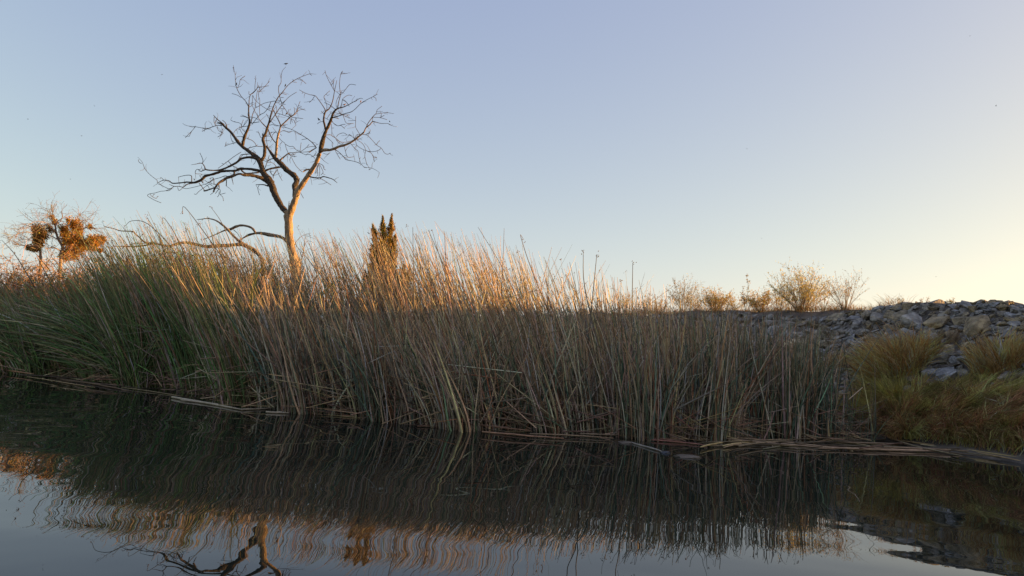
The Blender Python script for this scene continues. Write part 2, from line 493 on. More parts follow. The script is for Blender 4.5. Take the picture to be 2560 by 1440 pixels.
def make_reeds(N, back, front_only=False):
    """N stems: returns centre lines (N,7,3), radii (N,7), tints (N,7,3), posture index and base px"""
    out_P, out_R, out_C, out_k, out_px = [], [], [], [], []
    u = rng.uniform(-15.5, SHORE[13, 0] - 0.25, N)
    u = np.where((u > 3.0) & (rng.random(N) < np.interp(u, [3.0, 4.2, 5.6], [0, .40, .5])), rng.uniform(-9, 3, N), u)
    strag = rng.random(N) < 0.002
    u = np.where(strag, SHORE[13, 0] - 0.25 + 0.9 * rng.random(N) ** 1.7, u)
    fy = shore_y(u)
    thick = np.interp(u, [-15, -9.5, -8, -5.5, -4, 0.3, 2.2, 3.8, 5.8], [2.2, 2.4, 4.0, 4.4, 6.0, 7.6, 5.6, 2.4, 1.0])
    b = (rng.beta(0.95, 1.45, N) * thick) if not front_only else rng.uniform(-0.05, 0.5, N) * np.minimum(thick, 1)
    b = b + 0.22 * np.sin(u * 2.1) + 0.15 * np.sin(u * 5.3 + 1)     # the edge wanders
    x, y = u, fy + b
    base = np.stack([x, y, np.zeros(N)], 1)
    px, _ = to_px(base)
    D = y
    f_ = np.clip((b - 0.7) / 3.2, 0, 1); f_ = f_ * f_ * (3 - 2 * f_)
    topy = (1 - f_) * np.interp(px - 25, TOPF[:, 0], TOPF[:, 1]) + f_ * np.interp(px - 25, TOP[:, 0], TOP[:, 1])
    hz = 720 + PXF * math.tan(PITCH) + (px - 1280) * math.tan(ROLL)
    He = EYE + (hz - topy) / PXF * D
    He = np.minimum(He, 4.1)
    q = np.where(b > 2.4, rng.beta(3.4, 1.25, N), rng.beta(2.8, 1.4, N))
    q = np.where(rng.random(N) < 0.14, rng.uniform(0.2, 0.7, N), q)
    q = np.where((px < 240) & (rng.random(N) < 0.035), rng.uniform(1.0, 1.25, N), q)
    lowfill = rng.random(N) < np.interp(px, [0, 400, 700, 1500], [.1, .15, .25, .3])
    q = np.where(lowfill, rng.uniform(0.35, 0.62, N), q)
    if front_only: q = np.clip(q * rng.uniform(0.8, 1.0, N), .25, 1)
    h = He * np.clip(q * 1.04, 0.15, 1.25)
    lean_m = np.interp(px, [-400, 0, 250, 500, 800, 1400, 1650, 2100], [0.62, 0.55, 0.46, 0.38, 0.35, 0.33, 0.12, 0.02])
    lean = rng.normal(lean_m, 0.10, N) + 0.045 * np.sin(u * 2.3 + b * 2.0) * np.sin(u * 1.1 - b)
    cross = rng.random(N) < np.where(b > 2.2, 0.08, 0.31)
    lean = np.where(cross, rng.normal(-0.02, 0.34, N) * np.interp(px, [1700, 2100], [1, .45]), lean)
    # the sweep at the far left
    sweep = (px < 330) & (b < 1.2) & (rng.random(N) < 0.5)
    lean = np.where(sweep, rng.normal(1.0, 0.22, N), lean)
    depth_lean = rng.normal(-0.03, 0.11, N)
    t = np.linspace(0, 1, 7)[None, :]
    pw = np.where(sweep, rng.uniform(1.5, 2.3, N), rng.uniform(1.02, 1.75, N))[:, None]
    off = -lean[:, None] * h[:, None] * t ** pw
    wob = (rng.normal(0, 0.018, (N, 1)) * np.sin(t * math.pi * rng.uniform(1, 2.4, (N, 1)))) * h[:, None]
    X = x[:, None] + off + wob + rng.normal(0, .05, (N, 1)) * h[:, None] * t
    Yv = y[:, None] + depth_lean[:, None] * h[:, None] * t ** 1.4 + 0.5 * wob
    cosf = np.sqrt(1 + (np.abs(lean)[:, None] * 0.8 * t) ** 2)
    Z = -0.10 + (h[:, None] + 0.10) * t / np.where(sweep[:, None], cosf ** 1.6, cosf ** 0.25)
    # snapped stems: the upper part folds down
    snap = rng.random(N) < (0.11 if not front_only else 0.16)
    ks = rng.integers(2, 5, N)
    side = np.where(rng.random(N) < 0.62, -1.0, 1.0) * rng.uniform(0.5, 1.2, N)
    fall = rng.uniform(-0.55, 0.75, N)
    for k in range(1, 7):
        m_ = snap & (k > ks)
        kk = ks[m_]
        dt = (k - kk) / 6.0
        hx, hz_ = X[m_, kk], Z[m_, kk]
        X[m_, k] = hx + side[m_] * h[m_] * dt * 0.8
        Z[m_, k] = np.maximum(hz_ + fall[m_] * h[m_] * dt * 0.8, 0.01)
        Yv[m_, k] = Yv[m_, kk] - 0.15 * dt * h[m_]
    P = np.stack([X, Yv, Z], 2)
    rad = np.clip(np.where(b < 1.6, 0.0096, 0.0080) * np.exp(rng.normal(0, 0.34, N)), 0.0035, 0.018)[:, None] * np.array([1.0, 1.0, 0.95, 0.85, 0.70, 0.50, 0.26])[None]
    gfrac = np.interp(px, [-400, 0, 300, 480, 700, 1000, 1500, 1900, 2110], [.6, .72, .80, .74, .38, .26, .28, .46, .8])
    isg = rng.random(N) < gfrac
    base_c = np.where(isg[:, None], np.where((px < 650)[:, None], GREEN, TEAL), np.where((rng.random(N) < 0.40)[:, None], TAN, np.where((rng.random(N) < 0.78)[:, None], GREYTAN, RUST)))
    cc = np.clip(base_c * np.exp(rng.normal(-0.08, 0.42, (N, 1))) * np.exp(rng.normal(0, 0.10, (N, 3))), 0.012, 0.62)
    c7 = np.repeat(cc[:, None, :], 7, 1)
    tipdry = np.clip(rng.normal(0.40, 0.3, N), 0, 0.9)[:, None, None] * (np.linspace(0, 1, 7) ** 1.6)[None, :, None]
    c7 = c7 * (1 - tipdry) + tipdry * np.array([0.34, 0.205, 0.092]) * np.exp(rng.normal(0, 0.3, (N, 1, 1)))
    wetb = rng.uniform(0.2, 0.75, N)[:, None, None] * np.array([1, .55, .15, 0, 0, 0, 0])[None, :, None]
    c7 = c7 * (1 - wetb) + wetb * RUST * 0.75
    return P, rad, c7, np.where(snap, 2, np.where(lean > 0.75, 3, np.where(lean > 0.17, 1, np.where(lean < -0.17, 4, 0)))), px, isg, h

def seed_heads(g, P, frac):
    N = len(P)
    pick = np.nonzero(rng.random(N) < frac)[0]
    c = []
    for k in range(5):
        tt = rng.uniform(0.0, 0.05, len(pick))[:, None]
        c.append(P[pick, -1] * (1 - tt) + P[pick, -2] * tt + rng.normal(0, 0.016, (len(pick), 3)))
    if len(pick):
        c = np.concatenate(c)
        seeds(g, c, rng.uniform(0.008, 0.018, len(c)), vary((0.17, 0.11, 0.065), len(c), .3, .08))

g = Geo()
P, rad, c7, post, rpx, isg, h = make_reeds(30000, True)
strands(g, P, rad, c7, 3)
px_tip = rpx
sel = ((rpx > 1380) | (rpx < 620))
seed_heads(g, P[sel], 0.16); seed_heads(g, P[~sel], 0.03)
# dead litter tangled low among the stems
NL = 2600
u = rng.uniform(-14, 5.6, NL); y0 = shore_y(u) + rng.uniform(-0.05, 1.1, NL) + 0.22 * np.sin(u * 2.1)
a = rng.normal(0, 0.55, NL); ln = rng.uniform(0.3, 1.3, NL); el = np.abs(rng.normal(0, 0.38, NL))
t = np.linspace(-.5, .5, 4)[None]
LP = np.stack([u[:, None] + ln[:, None] * t * np.cos(a)[:, None] * np.where(rng.random(NL) < .5, 1, -1)[:, None], y0[:, None] + .5 * ln[:, None] * t * np.sin(a)[:, None],
               np.maximum(rng.exponential(0.16, NL)[:, None] + ln[:, None] * (t + .5) * np.sin(el)[:, None], 0.006) + 0 * t], 2)
strands(g, LP, rng.uniform(.004, .009, NL)[:, None] * np.array([1, 1, .9, .6])[None], vary((0.27, 0.175, 0.10), NL, .5, .1), 3)
reeds = link('reeds', g.mesh('reeds'), M_reed)
tag(reeds, 'thick bed of green and straw coloured reeds along the far waterline', 'reeds', None, 'stuff')

# the stems standing in front, one by one
P, rad, c7, post, rpx, isg, h = make_reeds(3400, False, True)
ok = np.nonzero((rpx > -10) & (rpx < 2115) & (h > 0.7))[0][:248]
POST = ['upright', 'left leaning', 'snapped', 'left swept', 'right leaning']
ZONE = [(90, 'at the left border'), (200, 'below the mistletoe trees'), (330, 'below the left tip of the fallen limb'), (470, 'below the middle of the fallen limb'), (620, 'behind the long floating stem'),
        (700, 'just left of the dead tree trunk'), (790, 'straight below the dead tree trunk'), (900, 'between dead tree trunk and conifer'), (1020, 'straight below the conifer'), (1150, 'just right of the conifer'),
        (1300, 'at the middle of the bed'), (1450, 'under the crest of the brown reeds'), (1600, 'left of the lone tall reed'), (1750, 'below the low golden crest bushes'), (1900, 'below the upright forked weed'),
        (2010, 'below the largest crest bush'), (9999, 'at the right end of the bed by the grass')]
TONES = [('green', GREEN), ('grey green', TEAL), ('straw', TAN), ('grey tan', GREYTAN), ('rusty brown', RUST)]
def tone(c):
    v = np.log(np.maximum(c, 1e-3))
    return min(TONES, key=lambda q: np.sum((v - np.log(q[1])) ** 2))[0]
for i in ok:
    g = Geo(); strands(g, P[i:i + 1], rad[i:i + 1] * 0.92, c7[i:i + 1], 4)
    z = next(s for lim, s in ZONE if rpx[i] < lim)
    o = placed('reed', g, M_reed, (P[i, 0, 0], P[i, 0, 1], 0))
    tag(o, f"{'short' if h[i] < 1.25 else 'tall' if h[i] > 1.95 else 'medium'} {POST[post[i]]} {tone(c7[i, 3])} reed {z}", 'reed', 'reeds at the front edge of the bed')

# single stems the eye picks out against the sky: path in photo pixels, distance, label
def lone(pts, Y, w, label, tint=(0.13, 0.10, 0.065), heads=0, name='reed', group='tall reeds against the sky'):
    pts = smooth_path(np.array(pts, float), 4)
    W = np.array([at(a, b, Y + 0.02 * k) for k, (a, b) in enumerate(pts)])
    g = Geo(); r_ = np.linspace(w, w * 0.35, len(W)) / PXF * Y / 2
    tube(g, W, r_, np.array(tint), 5)
    root = placed(name, g, M_reed, W[0])
    tag(root, label, 'reed', group)
    if heads:
        g2 = Geo(); c = W[-1] + rng.normal(0, .022, (heads, 3)) + np.array([0, 0, -0.01])
        seeds(g2, c, rng.uniform(.012, .02, heads), vary((.15, .10, .06), heads))
        me = g2.mesh('seed_head'); me.transform(Matrix.Translation(-Vector(W[0])))
        link('seed_head', me, M_reed, root)
    return root
lone([(1578, 900), (1580, 780), (1582, 657)], 11.2, 4, 'tall straight reed with seed head standing alone right of the reed tops', heads=4)
lone([(1036, 800), (1034, 690), (1032, 568)], 11.6, 3.4, 'thin vertical reed rising just right of the dark conifer')
lone([(1470, 860), (1482, 740), (1492, 636)], 11.3, 4, 'upright reed with a seed tuft where the reed tops begin to drop', heads=5)
lone([(1500, 880), (1462, 720), (1458, 626)], 11.3, 3.6, 'reed with a small seed head slightly left of the upright tufted reed', heads=4)
lone([(470, 690), (430, 620), (370, 560), (330, 552), (312, 566)], 14.2, 2.8, 'arching reed with drooping seed head beyond the fallen limb', (.12, .10, .06), 5)
lone([(470, 660), (440, 590), (410, 545), (405, 558)], 14.2, 2.5, 'reed with hooked bent tip above the fallen limb', (.12, .10, .06), 3)
lone([(560, 650), (510, 580), (462, 518), (456, 532)], 14.0, 2.8, 'tallest hooked reed in the green clump left of the dead tree', (.12, .10, .06), 6)
lone([(590, 640), (556, 560), (526, 516)], 14.0, 2.5, 'long straight reed tip left of the dead tree trunk', (.13, .11, .06), 3)
lone([(415, 650), (395, 590), (366, 541)], 14.4, 2.5, 'slanting reed with dot seed head above the left reeds', (.12, .10, .06), 3)
lone([(1330, 830), (1262, 680), (1195, 568)], 12.5, 2.6, 'longest left leaning reed above the middle of the bed', (.17, .12, .07))
lone([(1160, 820), (1105, 660), (1080, 574)], 12.5, 2.6, 'left leaning pale reed tip right of the conifer', (.17, .12, .07), 2)
lone([(1400, 840), (1335, 690), (1302, 592), (1310, 600)], 12.5, 2.6, 'reed with tiny hooked head at the crest of the brown reeds', (.17, .12, .07), 3)
lone([(88, 720), (40, 640), (4, 600)], 16, 3, 'thin slanting reed at the left border below the orange tree', (.12, .10, .06), 2)

# floating and drifting stems: photo pixels of both ends on the water
def drift(a, b, w, label, tint, z=0.012, sag=0.0, group='dead reed stems floating at the waterline'):
    p0, p1 = np.array(onwater(*a, z)), np.array(onwater(*b, z))
    t = np.linspace(0, 1, 6)[:, None]
    Pp = p0 * (1 - t) + p1 * t
    d = p1 - p0; nrm = np.array([-d[1], d[0], 0]) / max(np.linalg.norm(d), 1e-6)
    Pp = Pp + nrm * sag * np.sin(t * math.pi)
    Pp[:, 2] += rng.uniform(-.002, .004, 6)
    g = Geo(); D = 0.5 * (p0[1] + p1[1])
    tube(g, Pp, np.array([.8, 1, 1, 1, .85, .4]) * w / PXF * D / 2, np.array(tint), 5)
    o = placed('floating_stem', g, M_reed, Pp[0])
    return tag(o, label, 'reed stem', group)
PALE = (0.44, 0.36, 0.25)
drift((430, 993), (602, 1023), 6, 'long pale stem floating in front of the reeds left of centre', PALE, .015, .02)
drift((603, 1024), (725, 1019), 5, 'pale stem floating end to end with the long pale one', (0.36, 0.29, 0.2))
drift((452, 1000), (545, 1010), 4, 'short pale stem lying along the inner side of the long floating one', (0.36, 0.28, 0.2))
drift((665, 1030), (722, 1032), 5, 'short pale floating stub nearest the camera below the dead tree', PALE)
drift((1575, 1105), (1660, 1130), 5, 'thin pale stem drifting on open water right of centre', (0.34, 0.29, 0.24))
def words_of(ln, lo, hi, c, z):
    return ('short' if ln < lo else 'long' if ln > hi else 'medium'), ('dark brown' if c[0] < .17 else 'pale' if c[0] > .33 else 'tan'), ('raised' if z > .04 else 'flat')
for k in range(13):
    x0 = random.uniform(-30, 330); ln = random.uniform(90, 230); off = random.uniform(-6, 16); yb = 918 + 0.115 * x0 + off
    c = vary((0.24, 0.16, 0.085), 1, .5, .08)[0]; z = random.uniform(.01, .06); a_, b_, c_ = words_of(ln, 130, 190, c, z)
    drift((x0, yb), (x0 + ln, yb + ln * random.uniform(.05, .18)), random.uniform(1.8, 3.8), f"{a_} {c_} {b_} stem {'outermost in' if off > 9 else 'reedward in' if off < 0 else 'amid'} the far left mat", c, z, random.uniform(-.1, .1))
for k in range(16):
    x0 = random.uniform(920, 1640); ln = random.uniform(70, 220); off = random.uniform(-12, 8); yb = float(np.interp(x0, [920, 1240, 1640], [1052, 1074, 1093])) + off
    c = vary((0.25, 0.15, 0.085), 1, .4, .08)[0]; z = random.uniform(.01, .05); a_, b_, c_ = words_of(ln, 110, 170, c, z)
    w_ = 'below and right of the conifer' if x0 < 1150 else 'under the middle of the bed' if x0 < 1400 else 'left of the drifting scraps'
    drift((x0, yb), (x0 + ln, yb + ln * random.uniform(-.03, .1)), random.uniform(3, 5), f"{a_} {c_} {b_} stem at the reed foot {w_}", c, z, random.uniform(-.1, .1))
for k in range(42):
    x0 = random.uniform(1730, 2420); ln = random.uniform(90, 330); o1, o2 = random.uniform(-12, 22), random.uniform(-12, 22)
    yb = float(np.interp(x0, [1740, 2000, 2200, 2420], [1097, 1102, 1101, 1119])) + o1
    ye = float(np.interp(x0 + ln, [1740, 2000, 2200, 2420, 2760], [1098, 1103, 1102, 1121, 1158])) + o2
    c = vary((0.22, 0.15, 0.08), 1, .55, .08)[0]; z = random.uniform(.006, .06); a_, b_, c_ = words_of(ln, 150, 240, c, z)
    xm = x0 + ln / 2
    w_ = 'below the last reeds' if xm < 2000 else 'below the green reed end' if xm < 2140 else 'below the dark boulder' if xm < 2290 else 'below the brown mound' if xm < 2440 else 'at the right border'
    drift((x0, yb), (x0 + ln, ye), random.uniform(2.6, 5.2), f"{a_} {c_} {b_} stem in the mat {w_}, {'outside' if o1 + o2 > 18 else 'inside' if o1 + o2 < 0 else 'centre'}", c, z, random.uniform(-.16, .16))
# broken stems propped up out of the right hand mat
for (x0, y0, x1, y1, z1, lab) in ((1905, 1108, 1935, 1030, .45, 'bent straw stem standing out of the mat left of the green reed end'), (1935, 1030, 2020, 1075, .0, ''), (1990, 1100, 1996, 1068, .2, 'short rusty stub standing in the mat'), (2150, 1098, 2200, 1060, .2, 'short straw stem propped over the dark boulder'), (2125, 1075, 2180, 1000, .5, 'long grey stem slanting right above the dark boulder'), (2165, 1085, 2152, 1010, .4, 'thin upright grey stem left of the dark boulder'), (2140, 1090, 2110, 990, .5, 'thin left leaning stem beside the last green reeds')):
    if not lab: continue
    p0 = onwater(x0, y0, 0.0); p1 = at(x1, y1, p0.y + .1)
    g = Geo(); tube(g, smooth_path(np.array([p0, p0.lerp(p1, .5) + Vector((.02, 0, .01)), p1]), 3), np.linspace(.011, .006, 7), vary((.3, .21, .12), 1, .2)[0], 5)
    tag(placed('reed', g, M_reed, p0), lab, 'reed', 'broken reeds at the right end')


# ------------------------------------------------------------------ traced limbs of the dead tree (zoomed views of the photograph: origin x, y, scale)
VIEW = {1: (340, 380, 0.140625), 2: (440, 150, 0.17366), 3: (620, 150, 0.17358), 4: (740, 160, 0.19447), 5: (620, 360, 0.23622), 6: (200, 520, 0.234375), 7: (0, 480, 0.22222)}
def tr(view, pts):
    ox, oy, s = VIEW[view]
    return np.array([(ox + x * s, oy + y * s, w * s) for x, y, w in pts])
BIG = [  # material, view, points (x, y, width)
 ('w', 5, [(512, 1560, 135), (505, 1420, 120), (500, 1280, 108), (465, 1130, 86), (440, 1000, 82), (430, 880, 82), (428, 780, 90), (428, 715, 84)]),
 ('w', 5, [(430, 770, 76), (462, 690, 76), (500, 590, 66), (530, 490, 62), (575, 430, 54), (625, 350, 50), (680, 270, 46), (730, 180, 42), (758, 100, 42)]),
 ('b', 5, [(425, 745, 46), (370, 680, 60), (320, 600, 66), (275, 510, 70), (250, 430, 74), (215, 370, 68), (165, 310, 60), (145, 240, 54), (125, 190, 56), (105, 150, 48)]),
 ('b', 5, [(490, 560, 30), (495, 500, 44), (490, 450, 50), (515, 400, 58), (495, 340, 60), (440, 300, 54), (395, 260, 56), (350, 210, 50), (300, 165, 46), (255, 110, 34), (220, 60, 22), (195, 20, 18)]),
 ('b', 4, [(310, 1140, 52), (335, 1020, 58), (360, 930, 50), (385, 860, 40), (425, 780, 38), (455, 700, 32), (480, 630, 26), (530, 575, 20), (620, 550, 12), (700, 510, 8), (780, 465, 7), (830, 440, 6), (865, 450, 4)]),
 ('b', 4, [(385, 870, 26), (370, 790, 26), (355, 720, 24), (375, 620, 22), (430, 570, 15), (470, 480, 12), (495, 350, 9), (525, 210, 6)]),
 ('w', 4, [(320, 1115, 40), (380, 1105, 44), (440, 1105, 34), (500, 1085, 34), (560, 1058, 32), (620, 1045, 30), (700, 1010, 26), (760, 970, 24), (820, 920, 22), (870, 880, 18), (900, 820, 16), (950, 780, 14), (985, 740, 12), (1030, 748, 9), (1100, 765, 7), (1180, 765, 6), (1240, 795, 4), (1300, 808, 3)]),
 ('b', 2, [(1190, 1420, 62), (1120, 1370, 60), (1040, 1310, 52), (960, 1250, 48), (900, 1190, 46), (850, 1120, 40), (800, 1050, 36), (750, 1000, 34), (690, 950, 28), (640, 910, 20), (595, 905, 12)]),
 ('b', 2, [(955, 1260, 44), (975, 1150, 46), (1005, 1060, 40), (1040, 980, 34), (1060, 900, 28), (1050, 820, 22), (1045, 700, 18), (1050, 660, 15), (1055, 560, 10), (1075, 500, 10), (1110, 470, 14), (1150, 430, 12), (1180, 390, 8), (1190, 360, 4)]),
 ('b', 3, [(190, 1450, 50), (235, 1380, 48), (240, 1250, 44), (215, 1140, 44), (245, 1080, 36), (275, 990, 32), (300, 910, 26), (325, 810, 22), (360, 690, 16), (400, 600, 14), (440, 530, 14), (500, 460, 12), (560, 380, 9), (640, 310, 9), (730, 260, 8), (800, 230, 7), (890, 200, 6), (985, 205, 3)]),
 ('w', 3, [(395, 1420, 38), (410, 1280, 36), (415, 1190, 34), (435, 1080, 28), (460, 990, 20), (475, 950, 20), (560, 870, 18), (610, 820, 20), (660, 790, 14), (700, 740, 8), (730, 690, 6), (760, 670, 4)]),
 ('b', 1, [(2190, 140, 60), (2060, 95, 44), (1950, 100, 40), (1860, 125, 40), (1790, 185, 38), (1700, 235, 38), (1620, 275, 32), (1540, 305, 30), (1450, 325, 28), (1340, 325, 20), (1240, 310, 24), (1220, 260, 16), (1180, 205, 14), (1140, 200, 12), (1060, 215, 9), (980, 228, 5)]),
 ('b', 1, [(2230, 345, 70), (2080, 310, 48), (1960, 300, 40), (1850, 300, 48), (1760, 335, 40), (1640, 335, 40), (1520, 345, 44), (1400, 385, 44), (1300, 410, 40), (1230, 430, 50), (1170, 490, 44), (1100, 525, 44), (1020, 545, 40), (900, 535, 24), (780, 550, 20), (650, 555, 20), (600, 520, 16), (560, 505, 14), (490, 500, 12), (430, 525, 10), (380, 545, 9), (375, 505, 8), (300, 445, 8), (220, 375, 8), (160, 300, 8), (125, 215, 7), (100, 165, 6), (30, 90, 4)]),
 ('b', 1, [(2340, 530, 80), (2240, 470, 66), (2130, 430, 56), (2020, 410, 56), (1930, 410, 52), (1850, 390, 40), (1780, 405, 36), (1700, 435, 54), (1620, 460, 46), (1540, 510, 50), (1480, 545, 40), (1430, 600, 36), (1400, 650, 32), (1375, 705, 24)]),
 ('w', 5, [(420, 1035, 40), (385, 1005, 34), (340, 982, 32), (280, 970, 36), (200, 955, 40), (140, 945, 32), (75, 945, 22), (0, 970, 18), (-60, 1000, 12), (-90, 1015, 8)]),
 ('w', 6, [(1875, 268, 26), (1840, 220, 24), (1790, 195, 24), (1720, 185, 24), (1660, 200, 30), (1610, 225, 28), (1540, 240, 16), (1430, 290, 10), (1320, 335, 8)]),
 ('b', 1, [(2290, 335, 40), (2400, 295, 36), (2560, 268, 30), (2640, 262, 20)]),
 ('b', 3, [(475, 950, 18), (440, 870, 14), (400, 800, 13), (380, 750, 10), (370, 725, 8)]),
 ('b', 3, [(300, 920, 14), (400, 775, 13), (450, 700, 12), (490, 640, 12), (470, 580, 11), (455, 520, 10), (440, 440, 9), (445, 380, 8), (475, 325, 8), (478, 250, 7), (490, 170, 6), (515, 130, 5), (545, 98, 4)]),
 ('b', 3, [(985, 1265, 14), (930, 1195, 12), (850, 1130, 10), (750, 1068, 9), (650, 1010, 8), (570, 980, 7), (490, 960, 5)]),
 ('w', 3, [(465, 1440, 26), (530, 1385, 20), (590, 1340, 14), (650, 1335, 9), (750, 1328, 8), (870, 1320, 8), (930, 1290, 9), (985, 1262, 11)]),
 ('b', 5, [(632, 335, 18), (690, 355, 14), (760, 358, 12), (800, 345, 11), (860, 360, 9), (900, 375, 8), (945, 412, 5)]),
 ('b', 2, [(1045, 670, 14), (1000, 590, 10), (940, 525, 10), (890, 440, 9), (865, 370, 8), (855, 290, 7), (850, 200, 6), (835, 140, 6), (825, 75, 4)]),
 ('b', 4, [(470, 690, 16), (560, 665, 12), (640, 635, 10), (700, 620, 9), (760, 580, 8), (830, 510, 8), (900, 465, 7), (990, 420, 6), (1050, 385, 4)]),
 ('b', 2, [(660, 945, 14), (600, 940, 10), (530, 960, 10), (440, 990, 9), (380, 980, 7), (280, 960, 7), (180, 950, 5), (120, 930, 5), (95, 908, 3)]),
 ('b', 4, [(500, 1095, 10), (560, 1140, 8), (610, 1190, 8), (645, 1230, 8), (720, 1245, 7), (790, 1265, 7), (840, 1290, 6), (880, 1325, 5), (960, 1335, 5), (1020, 1360, 4), (1070, 1393, 3)]),
 ('b', 1, [(1010, 555, 20), (920, 570, 18), (860, 610, 16), (830, 625, 14), (760, 610, 12), (680, 610, 12), (590, 575, 6)]),
 ('w', 5, [(672, 272, 24), (625, 270, 18), (600, 282, 16), (582, 296, 12)]),
 ('b', 1, [(1860, 300, 30), (1900, 350, 30), (1960, 380, 24), (2060, 375, 24), (2180, 365, 24)]),
 ('b', 1, [(1390, 635, 20), (1310, 665, 24), (1230, 690, 26), (1200, 690, 16)]),
]
